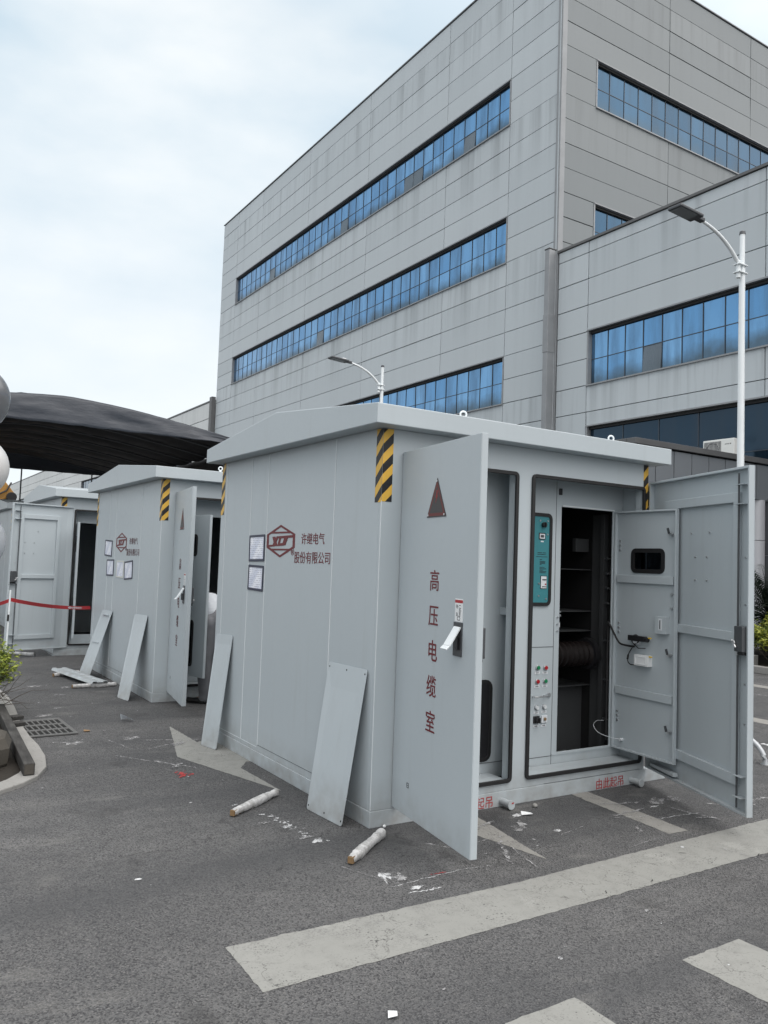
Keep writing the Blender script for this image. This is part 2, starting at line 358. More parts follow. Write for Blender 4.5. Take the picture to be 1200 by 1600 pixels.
# ---------------------------------------------------------------- mesh builder
class MB:
    def __init__(s): s.v = []; s.f = []; s.mi = []; s.mats = []
    def slot(s, m):
        if m not in s.mats: s.mats.append(m)
        return s.mats.index(m)
    def add(s, vs, fs, m):
        b = len(s.v); s.v += [tuple(p) for p in vs]; i = s.slot(m)
        for f in fs: s.f.append(tuple(b + q for q in f)); s.mi.append(i)
        return s
    def box(s, x0, x1, y0, y1, z0, z1, m):
        return s.add([(x, y, z) for z in (z0, z1) for y in (y0, y1) for x in (x0, x1)],
                     [(0, 2, 3, 1), (4, 5, 7, 6), (0, 1, 5, 4), (2, 6, 7, 3), (0, 4, 6, 2), (1, 3, 7, 5)], m)
    def obox(s, c, ax, ay, az, hx, hy, hz, m):
        c = Vector(c); ax, ay, az = Vector(ax).normalized() * hx, Vector(ay).normalized() * hy, Vector(az).normalized() * hz
        return s.add([c + i * ax + j * ay + k * az for k in (-1, 1) for j in (-1, 1) for i in (-1, 1)],
                     [(0, 2, 3, 1), (4, 5, 7, 6), (0, 1, 5, 4), (2, 6, 7, 3), (0, 4, 6, 2), (1, 3, 7, 5)], m)
    def slab(s, p, t, m):
        p = [Vector(q) for q in p]; n = (p[1] - p[0]).cross(p[2] - p[0]).normalized() * t
        k = len(p)
        return s.add([q for q in p] + [q + n for q in p], [tuple(range(k))[::-1], tuple(range(k, 2 * k))] + [(i, (i + 1) % k, k + (i + 1) % k, k + i) for i in range(k)], m)
    def prism(s, pts, o, u, v, w, t, m):
        o, u, v, w = Vector(o), Vector(u), Vector(v), Vector(w)
        a = [o + u * x + v * y for x, y in pts]
        k = len(a)
        return s.add(a + [q + w * t for q in a], [tuple(range(k))[::-1], tuple(range(k, 2 * k))] + [(i, (i + 1) % k, k + (i + 1) % k, k + i) for i in range(k)], m)
    def tube(s, path, r, m, n=10, cap=True, rad=None):
        P = [Vector(p) for p in path]; K = len(P); rings = []
        up = Vector((0, 0, 1))
        for i, p in enumerate(P):
            d = (P[min(i + 1, K - 1)] - P[max(i - 1, 0)]).normalized()
            a = d.cross(up if abs(d.z) < .95 else Vector((1, 0, 0))).normalized(); b = d.cross(a)
            rr = rad[i] if rad else r
            rings.append([p + (a * math.cos(2 * math.pi * j / n) + b * math.sin(2 * math.pi * j / n)) * rr for j in range(n)])
        vs = [q for g in rings for q in g]
        fs = [(i * n + j, i * n + (j + 1) % n, (i + 1) * n + (j + 1) % n, (i + 1) * n + j) for i in range(K - 1) for j in range(n)]
        if cap: fs += [tuple(range(n))[::-1], tuple(range((K - 1) * n, K * n))]
        return s.add(vs, fs, m)
    def cyl(s, a, b, r, m, n=16): return s.tube([a, b], r, m, n)
    def ring(s, c, nrm, R, r, m, n=20, k=8):
        c, nz = Vector(c), Vector(nrm).normalized(); a = nz.orthogonal().normalized(); b = nz.cross(a)
        vs = []
        for i in range(n):
            t = 2 * math.pi * i / n; d = a * math.cos(t) + b * math.sin(t)
            for j in range(k):
                q = 2 * math.pi * j / k; vs.append(c + d * (R + r * math.cos(q)) + nz * r * math.sin(q))
        return s.add(vs, [(i * k + j, i * k + (j + 1) % k, ((i + 1) % n) * k + (j + 1) % k, ((i + 1) % n) * k + j) for i in range(n) for j in range(k)], m)
    def ball(s, c, r, m, nu=16, nv=10, sc=(1, 1, 1)):
        vs = [(c[0], c[1], c[2] + r * sc[2])]
        for i in range(1, nv):
            for j in range(nu):
                t, q = math.pi * i / nv, 2 * math.pi * j / nu
                vs.append((c[0] + r * sc[0] * math.sin(t) * math.cos(q), c[1] + r * sc[1] * math.sin(t) * math.sin(q), c[2] + r * sc[2] * math.cos(t)))
        vs.append((c[0], c[1], c[2] - r * sc[2])); L = len(vs) - 1
        fs = [(0, 1 + j, 1 + (j + 1) % nu) for j in range(nu)]
        for i in range(nv - 2):
            for j in range(nu):
                a = 1 + i * nu + j; b = 1 + i * nu + (j + 1) % nu
                fs.append((a, a + nu, b + nu, b))
        fs += [(1 + (nv - 2) * nu + (j + 1) % nu, 1 + (nv - 2) * nu + j, L) for j in range(nu)]
        return s.add(vs, fs, m)
    def plate(s, us, vs_, holes, tr, t, m):
        """plate with rectangular holes; tr(u,v,w) -> 3D"""
        us = sorted(set([round(q, 5) for q in us] + [round(q, 5) for h in holes for q in h[:2]])); vs_ = sorted(set([round(q, 5) for q in vs_] + [round(q, 5) for h in holes for q in h[2:]]))
        nu, nv = len(us), len(vs_)
        solid = {}
        for i in range(nu - 1):
            for j in range(nv - 1):
                cu, cv = (us[i] + us[i + 1]) / 2, (vs_[j] + vs_[j + 1]) / 2
                solid[i, j] = not any(h[0] < cu < h[1] and h[2] < cv < h[3] for h in holes)
        V = [tr(u, v, w) for w in (0, t) for v in vs_ for u in us]
        id_ = lambda i, j, w: w * nu * nv + j * nu + i
        F = []
        for (i, j), ok in solid.items():
            if not ok: continue
            F += [(id_(i, j, 0), id_(i, j + 1, 0), id_(i + 1, j + 1, 0), id_(i + 1, j, 0)), (id_(i, j, 1), id_(i + 1, j, 1), id_(i + 1, j + 1, 1), id_(i, j + 1, 1))]
            for (di, dj, a, b) in ((-1, 0, (i, j), (i, j + 1)), (1, 0, (i + 1, j + 1), (i + 1, j)), (0, -1, (i + 1, j), (i, j)), (0, 1, (i, j + 1), (i + 1, j + 1))):
                if not solid.get((i + di, j + dj), False):
                    F.append((id_(*a, 0), id_(*a, 1), id_(*b, 1), id_(*b, 0))[::-1])
        return s.add(V, F, m)
    def build(s, name, parent=None, bevel=0, smooth=False, mat4=None, segs=2, recalc=True):
        me = bpy.data.meshes.new(name); me.from_pydata(s.v, [], s.f)
        for m in s.mats: me.materials.append(m)
        me.polygons.foreach_set('material_index', s.mi)
        bm = bmesh.new(); bm.from_mesh(me)
        if recalc: bmesh.ops.recalc_face_normals(bm, faces=bm.faces)
        if smooth:
            for f in bm.faces: f.smooth = True
            for e in bm.edges:
                if len(e.link_faces) == 2 and e.calc_face_angle(0) > R_(40): e.smooth = False
        bm.to_mesh(me); bm.free()
        o = bpy.data.objects.new(name, me); COL.objects.link(o)
        if parent: o.parent = parent
        if mat4 is not None: o.matrix_local = mat4
        if bevel:
            b = o.modifiers.new('bevel', 'BEVEL'); b.width = bevel; b.segments = segs; b.limit_method = 'ANGLE'; b.angle_limit = R_(50)
        return o

def curve(pts, n=6):
    P = [Vector(p) for p in pts]; P = [P[0] * 2 - P[1]] + P + [P[-1] * 2 - P[-2]]; out_ = []
    for i in range(1, len(P) - 2):
        a, b, c, d = P[i - 1:i + 3]
        for k in range(n):
            t = k / n; out_.append(.5 * ((2 * b) + (c - a) * t + (2 * a - 5 * b + 4 * c - d) * t * t + (3 * b - a - 3 * c + d) * t ** 3))
    return out_ + [P[-2]]
def tag(o, label=None, cat=None, group=None, kind=None):
    for k, v in (('label', label), ('category', cat), ('group', group), ('kind', kind)):
        if v: o[k] = v
    return o
def empty(name, loc, label, cat, group=None, rz=0):
    o = bpy.data.objects.new(name, None); COL.objects.link(o); o.location = loc; o.rotation_euler = (0, 0, rz); o.empty_display_size = .1
    return tag(o, label, cat, group)

def rrect(u0, u1, v0, v1, r, n=4):
    pts = []
    for cx, cy, a0 in ((u1 - r, v1 - r, 0), (u0 + r, v1 - r, 90), (u0 + r, v0 + r, 180), (u1 - r, v0 + r, 270)):
        for i in range(n + 1):
            a = R_(a0 + 90 * i / n); pts.append((cx + r * math.cos(a), cy + r * math.sin(a)))
    return pts
def frame_ring(mb, u0, u1, v0, v1, r, w, o, U, V, N, t, m):
    """rounded rectangular ring, outer radius r, bar width w, thickness t along N"""
    A = rrect(u0, u1, v0, v1, r); B = rrect(u0 + w, u1 - w, v0 + w, v1 - w, max(r - w, .004)); k = len(A)
    o, U, V, N = Vector(o), Vector(U), Vector(V), Vector(N)
    P = [o + U * x + V * y for x, y in A] + [o + U * x + V * y for x, y in B]
    P += [p + N * t for p in P]
    F = []
    for i in range(k):
        j = (i + 1) % k
        F += [(i, j, k + j, k + i), (2 * k + i, 3 * k + i, 3 * k + j, 2 * k + j), (i, 2 * k + i, 2 * k + j, j), (k + i, k + j, 3 * k + j, 3 * k + i)]
    return mb.add(P, F, m)

def text_mesh(body, size, m, o, u, v, name='lettering', parent=None, xs=1.0, align='LEFT', th=.0012, ofs=0.0):
    cu = bpy.data.curves.new('txt', 'FONT'); cu.body = body; cu.size = size; cu.align_x = align; cu.extrude = th; cu.offset = ofs
    cu.resolution_u = 3
    to = bpy.data.objects.new('txt', cu); COL.objects.link(to)
    dg = bpy.context.evaluated_depsgraph_get()
    me = bpy.data.meshes.new_from_object(to.evaluated_get(dg)); bpy.data.objects.remove(to)
    me.name = name; me.materials.clear(); me.materials.append(m)
    u, v = Vector(u).normalized(), Vector(v).normalized(); w = u.cross(v)
    M = Matrix((u * xs, v, w)).transposed().to_4x4(); M.translation = Vector(o)
    me.transform(M)
    ob = bpy.data.objects.new(name, me); COL.objects.link(ob)
    if parent: ob.parent = parent
    return ob

# ================================================================ GROUND
def struct(o): o['kind'] = 'structure'; return o
g = MB(); g.add([(-500, -500, 0), (500, -500, 0), (500, 700, 0), (-500, 700, 0)], [(0, 1, 2, 3)], ASPH); struct(g.build('road'))
def ragged(poly, step=.03, j=.006):
    out_ = []
    for i, p in enumerate(poly):
        a, b = Vector(p), Vector(poly[(i + 1) % len(poly)]); n = max(1, int((b - a).length / step)); d = (b - a).normalized(); q = Vector((-d.y, d.x))
        for k in range(n):
            t = a.lerp(b, k / n)
            if k: t = t + q * random.gauss(0, j * .5)
            out_.append((t.x, t.y))
    return out_
def marking(polys, m, z=.0015, name='road_marking', j=.006, step=.028):
    mb = MB()
    for p in polys:
        q = ragged(p, step, j) if j else p
        mb.add([(x, y, z) for x, y in q], [tuple(range(len(q)))], m)
    return struct(mb.build(name, recalc=False))
marking([[(-1.317, -1.40), (2.0, -1.385), (9, -1.37), (9, -.985), (2.5, -.998), (.2, -1.045), (-1.31, -1.008)]], RPAINT, .0015, 'road_marking', .005)
for x0, x1 in ((-1.62, -1.27), (-.66, -.312), (.306, .70), (1.29, 1.66), (2.26, 2.62)):
    marking([[(x0 + .05, -4.6), (x1 + .02, -4.6), (x1, -1.985), (x0, -1.99)]], RPAINT, .0015, 'road_marking', .005)
marking([[(-.166, 3.317), (-.474, 2.155), (-.133, .946), (-.15, 1.638), (-.033, 1.802), (.35, 1.6), (.35, 2.5), (-.12, 2.62), (-.157, 2.587)]], RPAINT, .0015, 'road_marking', .004)
marking([[(.617, -.874), (.765, .02), (.765, .35), (.45, .35), (.50, -.33)]], RPAINT2, .00152, 'road_marking', .005)
marking([[(1.614, -.896), (1.779, -.91), (1.86, .1), (1.70, .1)]], RPAINT2, .0015, 'road_marking', .005)
marking([[(5.70, -3), (5.95, -3), (5.95, 9), (5.70, 9)]], RPAINT2, .0015, 'road_marking', .006)
marking([[(8.34, -3), (8.58, -3), (8.58, 12), (8.34, 12)]], RPAINT2, .0015, 'road_marking', .006)
dash = []
y = -2.5
while y < 4:
    dash.append([(4.66, y), (4.73, y), (4.74, y + .16), (4.67, y + .16)]); y += .2
marking(dash, CHALK, .002, 'road_marking', .004)
ch = []
for k in range(13):
    a0, a1 = 2.2 + k * .16, 2.2 + (k + 1) * .16
    c0 = (8.0, 2.45)
    ch.append([(c0[0] + .33 * math.cos(a0), c0[1] + .33 * math.sin(a0)), (c0[0] + .37 * math.cos(a0), c0[1] + .37 * math.sin(a0)), (c0[0] + .37 * math.cos(a1), c0[1] + .37 * math.sin(a1)), (c0[0] + .33 * math.cos(a1), c0[1] + .33 * math.sin(a1))])
marking(ch, CHALKF, .002, 'road_marking', 0)

# spilled paint, chalk strokes and flakes: uncountable marks
def blob(cx, cy, r, n=11, e=1.0, rot=0.0, rough=.35):
    P = []
    for i in range(n):
        a = 2 * math.pi * i / n; q = r * (1 + random.uniform(-rough, rough))
        x, y_ = q * math.cos(a) * e, q * math.sin(a)
        P.append((cx + x * math.cos(rot) - y_ * math.sin(rot), cy + x * math.sin(rot) + y_ * math.cos(rot)))
    return P
def stroke(a, b, w, n=14):
    a, b = Vector(a), Vector(b); d = (b - a).normalized(); q = Vector((-d.y, d.x)); L, Rr = [], []
    for i in range(n + 1):
        p = a.lerp(b, i / n); ww = w * (.35 + .65 * random.random()) * (1 if 0 < i < n else .2); s_ = random.gauss(0, w * .3)
        L.append(p + q * (ww / 2 + s_)); Rr.append(p - q * (ww / 2 - s_))
    return [(p.x, p.y) for p in L + Rr[::-1]]
mb = MB()
NMK = [0]
def mk(poly, m, z=.0024):
    NMK[0] += 1; z = z + NMK[0] * .000012
    mb.add([(x, y_, z) for x, y_ in poly], [tuple(range(len(poly)))], m)
for (a, b, w) in (((-.30, -.62), (-.36, -.76), .016), ((-.36, -.80), (.10, -.775), .010), ((-.33, -.905), (-.14, -.92), .016), ((.10, -.775), (.27, -.80), .005), ((1.80, -.665), (2.18, -.70), .014), ((1.55, -.52), (1.80, -.60), .006)):
    mk(stroke(a, b, w), CHALK)
for (a, b, w) in (((-.42, .52), (-.40, .22), .012), ((-.68, 2.10), (-.45, 1.77), .03), ((-.9, 2.4), (-.7, 2.1), .02), ((-.62, 2.5), (-.35, 2.62), .03), ((-.55, 2.85), (-.30, 2.75), .03), ((.15, -.36), (.30, -.56), .025), ((.95, -.62), (1.25, -.55), .008), ((-.50, -.35), (-.30, -.80), .01), ((-.85, 3.1), (-.72, 2.55), .01), ((-.28, 2.66), (-.1, 2.7), .02), ((2.7, -.66), (3.1, -.75), .05), ((2.75, -.2), (3.2, -.35), .03)):
    mk(stroke(a, b, w), CHALKF)
mk(blob(-.372, -.05, .028, 17, 1.3, .5, .5), CHALK); mk(blob(-.31, -.66, .03, 17, 1.7, 1.9, .5), CHALK); mk(blob(-.25, -.86, .018, 13, 2.0, .3, .5), CHALK)
for t in range(26):
    u = random.random(); px, py = -.44 + .08 * u + random.gauss(0, .025), .52 - .62 * u + random.gauss(0, .02)
    mk(blob(px, py, random.uniform(.003, .012), 8, random.uniform(1, 2), random.random() * 3, .5), CHALK)
for (cx, cy, r, e) in ((.83, -.41, .03, 2.0), (.90, -.36, .018, 2), (1.02, -.54, .02, 1.3), (2.13, -.395, .045, 2.6), (2.0, -.47, .012, 4), (-.43, .25, .016, 2), (-.60, .62, .02, 1.8), (-.55, .78, .014, 2), (-.62, 2.95, .05, 1.2), (1.0, -.2, .02, 2.5), (-1.10, 4.25, .05, 1.8), (-1.09, 2.95, .055, 1.4), (-.93, 4.6, .03, 1.5), (-.75, 5.4, .03, 2), (-.9, 6.1, .05, 2.0), (-.6, 5.9, .04, 2)):
    mk(blob(cx, cy, r, 13, e, random.uniform(0, .6), .45), CHALKF if r > .028 else CHALK)
for t in range(170):
    px, py = random.uniform(-1.6, 3.0), random.uniform(-3.2, 7)
    if 0 < px < 2.5 and 0 < py < 2.8: continue
    mk(blob(px, py, random.choice((.003, .004, .005, .007, .010)), 6, random.uniform(1, 2.2), random.random() * 3, .5), CHALK if t % 3 else CHALKF)
for t in range(9): mk(blob(-.60 + random.gauss(0, .035), 1.64 + random.gauss(0, .05), random.uniform(.006, .022), 9, 2.0, .8, .5), PINK)
mk(stroke((-.1, -.765), (.0, -.772), .012), PINK)
for t in range(50):
    px, py = random.uniform(-1.4, 1.8), random.uniform(-3, 2)
    if 0 < px < 2.5 and 0 < py < 2.8: continue
    mk(stroke((px, py), (px + random.uniform(-.05, .05), py + random.uniform(-.03, .03)), .006, 4), HOLE)
for t in range(16):
    px, py = random.choice(((random.uniform(-1.3, .1), random.uniform(.3, 4.0)), (random.uniform(.3, 2.3), random.uniform(-.9, -.15)), (random.uniform(-1.5, 2.5), random.uniform(-3.0, -.3))))
    a = random.uniform(-.6, .6) + (1.57 if random.random() < .4 else 0); L_ = random.uniform(.08, .4)
    mk(stroke((px, py), (px + L_ * math.cos(a), py + L_ * math.sin(a)), random.choice((.006, .012, .03))), CHALKF)
for (px, py, L_, w_) in ((-.28, -.70, .12, .05), (-.42, .02, .06, .03), (-.36, .16, .10, .02), (.84, -.40, .12, .05), (2.1, -.40, .22, .06), (-.55, 1.9, .25, .04), (-.35, 2.62, .22, .05)):
    for q in range(2): mk(blob(px + random.gauss(0, L_ * .3), py + random.gauss(0, w_ * .4), w_ * random.uniform(.3, .7), 13, random.uniform(1, 2.5), random.uniform(0, 1), .5), CHALKF)
o = mb.build('paint_and_chalk_spatter', recalc=False)
tag(o, 'white chalk strokes, paint spills and specks scattered over the asphalt', 'paint spatter', None, 'stuff')

# ================================================================ CABINETS
CW = 2.46
CABG = 'grey sheet-steel substation cabinets in a row'
def emblem(mb, c, w, h, T, m):
    """hexagonal emblem with two slanted letters; T maps (u,v) with u,v in 0..1 to 3D"""
    def px(*pts): return [((x - 283) / 325, (530 - y_) / 380) for x, y_ in pts]
    H = [(.5, 1), (1, .71), (1, .30), (.5, 0), (0, .30), (0, .71)]
    I = [(.5, .93), (.925, .685), (.925, .335), (.5, .07), (.075, .335), (.075, .685)]
    polys = [[H[i], H[(i + 1) % 6], I[(i + 1) % 6], I[i]] for i in range(6)]
    polys += [[(.16, .735), (.84, .735), (.80, .79), (.20, .79)], [(.20, .215), (.80, .215), (.84, .27), (.16, .27)]]
    polys += [px((350, 288), (384, 286), (414, 396), (378, 400)), px((400, 284), (428, 282), (378, 402), (346, 404)),
              px((300, 384), (352, 382), (348, 405), (300, 408)), px((432, 282), (583, 272), (583, 300), (424, 310)),
              px((432, 306), (452, 305), (436, 396), (412, 397)), px((430, 366), (478, 362), (470, 393), (428, 396)), px((490, 300), (532, 298), (504, 386), (466, 393))]
    for k, p in enumerate(polys):
        e = .0014 + .00012 * k
        a = [T(u, v, 0) for u, v in p]; b = [T(u, v, e) for u, v in p]; n = len(p)
        mb.add(a + b, [tuple(range(n)), tuple(range(n, 2 * n))[::-1]] + [(i, (i + 1) % n, n + (i + 1) % n, n + i) for i in range(n)], m)

def door_matrix(hx, hy, ang, side):
    """door axes: u hinge->free edge, w towards the inside when closed, z up; side 'L' hinged at its left"""
    u = Vector((1, 0, 0)) if side == 'L' else Vector((-1, 0, 0)); w = Vector((0, 1, 0))
    q = Matrix.Rotation(-ang if side == 'L' else ang, 3, 'Z'); u, w = q @ u, q @ w
    M = Matrix(((u.x, w.x, 0, hx), (u.y, w.y, 0, hy), (0, 0, 1, 0), (0, 0, 0, 1)))
    return M

def build_door(root, M, wd, zb, zt, side, words, letter_mat, open_handle=True, detail=True):
    """outer sheet at w=-.042..-.038, folded rim to w=0"""
    def mp(mb):     # put door coordinates through M
        mb.v = [tuple(M @ Vector(p)) for p in mb.v]; return mb
    T = .042
    d = MB(); d.box(0, wd, -T, -T + .004, zb, zt, PAINT)
    rw = .016
    d.box(0, rw, -T + .004, 0, zb, zt, PAINT); d.box(wd - rw, wd, -T + .004, 0, zb, zt, PAINT)
    d.box(rw, wd - rw, -T + .004, 0, zb, zb + rw, PAINT); d.box(rw, wd - rw, -T + .004, 0, zt - rw, zt, PAINT)
    # a folded inner lip
    door = mp(d).build('door', root, .003)
    s = MB()
    a, b = .26, wd - .18
    t0, t1 = -T + .004, -.012
    for z0, z1 in ((zb + .16, zb + .225), (zb + 1.06, zb + 1.12), (zt - .225, zt - .16)): s = MB(); s.box(a, b, t0, t1, z0, z1, PAINT); mp(s).build('stiffener_rail', door, .003)
    for u0, u1 in ((a - .05, a), (b, b + .05)): s = MB(); s.box(u0, u1, t0, t1, zb + .16, zt - .16, PAINT); mp(s).build('stiffener_stile', door, .003)
    # lock rod with guides and lock box on the inside
    r = MB(); ur = b + .065
    r.cyl((ur, -.008, zb + .03), (ur, -.008, zt - .04), .0065, DGREY, 8)
    r.box(ur - .012, ur + .012, -.02, .0, zb + .98, zb + 1.06, STEEL)
    mp(r).build('lock_rod', door, 0, True)
    for z in (zb + .10, zb + .23, zt - .24, zt - .115):
        q = MB(); q.box(ur - .02, ur + .065, -.037, .012, z - .002, z + .002, PAINT); q.box(ur + .05, ur + .065, -.037, -.034, z - .03, z + .0, PAINT); mp(q).build('rod_guide', door)
    k = MB(); k.box(ur + .012, ur + .095, -.037, .028, zb + 1.005, zb + 1.165, DGREY); k.box(ur + .03, ur + .09, -.037, .018, zb + .985, zb + 1.003, BLACKG)
    k.cyl((ur + .02, .03, zb + 1.06), (ur + .02, .042, zb + 1.06), .016, STEEL, 10); k.cyl((ur + .0, .035, zb + 1.075), (ur + .045, .037, zb + 1.03), .007, STEEL, 8)
    mp(k).build('lock_box', door, .004)
    for u_, z_ in ((a + .28, zt - .41), (a + .50, zt - .41), (a + .33, zt - .58), (a + .47, zt - .58), (a + .33, zt - .74), (a + .47, zt - .74)): bl = MB(); bl.cyl((u_, t0, z_), (u_, t0 + .008, z_), .006, STEEL, 8); mp(bl).build('bolt_head', door)
    for z_ in (zb + .55, zb + .80, zb + 1.30, zb + 1.6): bl = MB(); bl.cyl((b + .1, t0, z_), (b + .1, t0 + .006, z_), .006, STEEL, 8); mp(bl).build('bolt_head', door)
    for z in (zt - .27, zt - .88, zb + .25):
        h = MB(); h.cyl((-.012, -.018, z - .055), (-.012, -.018, z + .055), .011, BLACKG, 10); h.box(-.012, .03, -.0375, -.030, z - .045, z + .045, BLACKG); h.box(-.03, .012, -.008, -.002, z - .045, z + .045, BLACKG)
        mp(h).build('hinge', door, .002)
    # handle set on the outside (sheet face at w=-T)
    hu, hz = wd - .185, zb + 1.09
    h = MB(); h.box(hu - .046, hu + .046, -T - .006, -T - .0005, hz - .09, hz + .09, DGREY); h.box(hu - .032, hu + .032, -T - .0075, -T - .0062, hz - .055, hz + .062, BLACKG)
    h.box(hu - .005, hu + .008, -T - .028, -T - .008, hz - .055, hz + .01, DGREY)
    mp(h).build('handle_plate', door, .003)
    h = MB()
    if open_handle: h.slab([(hu - .034, -T - .010, hz + .068), (hu + .034, -T - .010, hz + .068), (hu + .034, -T - .072, hz - .030), (hu - .034, -T - .072, hz - .030)], .010, WHITEP); h.slab([(hu - .034, -T - .0725, hz - .0305), (hu + .034, -T - .0725, hz - .0305), (hu + .034, -T - .092, hz - .048), (hu - .034, -T - .092, hz - .048)], .008, WHITEP)
    else: h.box(hu - .026, hu + .026, -T - .016, -T - .008, hz - .07, hz + .07, STEEL)
    mp(h).build('handle', door, .002)
    if not detail: return door
    # instruction sticker
    st = MB(); st.box(hu - .042, hu + .042, -T - .0012, -T - .0002, hz + .093, hz + .215, WHITE)
    st.box(hu - .042, hu + .042, -T - .0018, -T - .0013, hz + .193, hz + .209, REDB)
    for q in range(9):
        for c_ in range(2):
            if random.random() < .8: u_ = hu - .03 + c_ * .03 + random.uniform(0, .004); st.box(u_, u_ + random.uniform(.012, .024), -T - .0018, -T - .0013, hz + .178 - q * .007, hz + .1815 - q * .007, INK)
    o_ = mp(st).build('instruction_sticker', door)
    fr_ = MB(); frame_ring(fr_, hu - .016, hu + .016, hz + .10, hz + .12, .008, .003, (0, -T - .0013, 0), (1, 0, 0), (0, 0, 1), (0, -1, 0), .0005, INK); mp(fr_).build('sticker_diagram', o_)
    # triangular warning sign
    u0, um, z0, z1 = wd * .5 - .118, wd * .5, zb + 1.755, zb + 1.98
    def tri(e): return [(um, z1 - e * 1.9), (um + .118 - e * 1.45, z0 + e), (um - .118 + e * 1.45, z0 + e)]
    sg = MB()
    for e, dp, m in ((0, .003, SIGNBLK), (.007, .0036, SIGNRED), (.024, .0042, SIGNBLK)):
        sg.prism(tri(e), (0, -T - .0002, 0), (1, 0, 0), (0, 0, 1), (0, -1, 0), dp, m)
    sg.prism([(um - .002, z0 + .155), (um + .016, z0 + .155), (um + .006, z0 + .125), (um + .017, z0 + .125), (um - .012, z0 + .078), (um - .004, z0 + .112), (um - .014, z0 + .112)], (0, -T - .0043, 0), (1, 0, 0), (0, 0, 1), (0, -1, 0), .0006, SIGNBOLT)
    for (u_, z_) in ((um, z1 - .018), (um + .098, z0 + .012), (um - .098, z0 + .012)): sg.cyl((u_, -T - .003, z_), (u_, -T - .007, z_), .006, STEEL, 8)
    mp(sg).build('warning_sign', door)
    # vertical lettering
    U, Wv = M.to_3x3() @ Vector((1, 0, 0)), M.to_3x3() @ Vector((0, 1, 0))
    if side == 'L':
        for i, chh in enumerate(words):
            zc = zb + 1.345 - i * .1985
            oo = M @ Vector((wd * .5 - .060, -T - .0014, zc))
            text_mesh(chh, .128, letter_mat, oo, U, (0, 0, 1), 'lettering', door, .95, th=.0008, ofs=.0004)
    mk_ = MB(); frame_ring(mk_, .205, .232, zb + .165, zb + .195, .004, .0035, (0, -T - .0002, 0), (1, 0, 0), (0, 0, 1), (0, -1, 0), .001, INK); mk_.box(.205, .232, -T - .001, -T - .0002, zb + .178, zb + .181, INK); mp(mk_).build('stamp_mark', door)
    return door

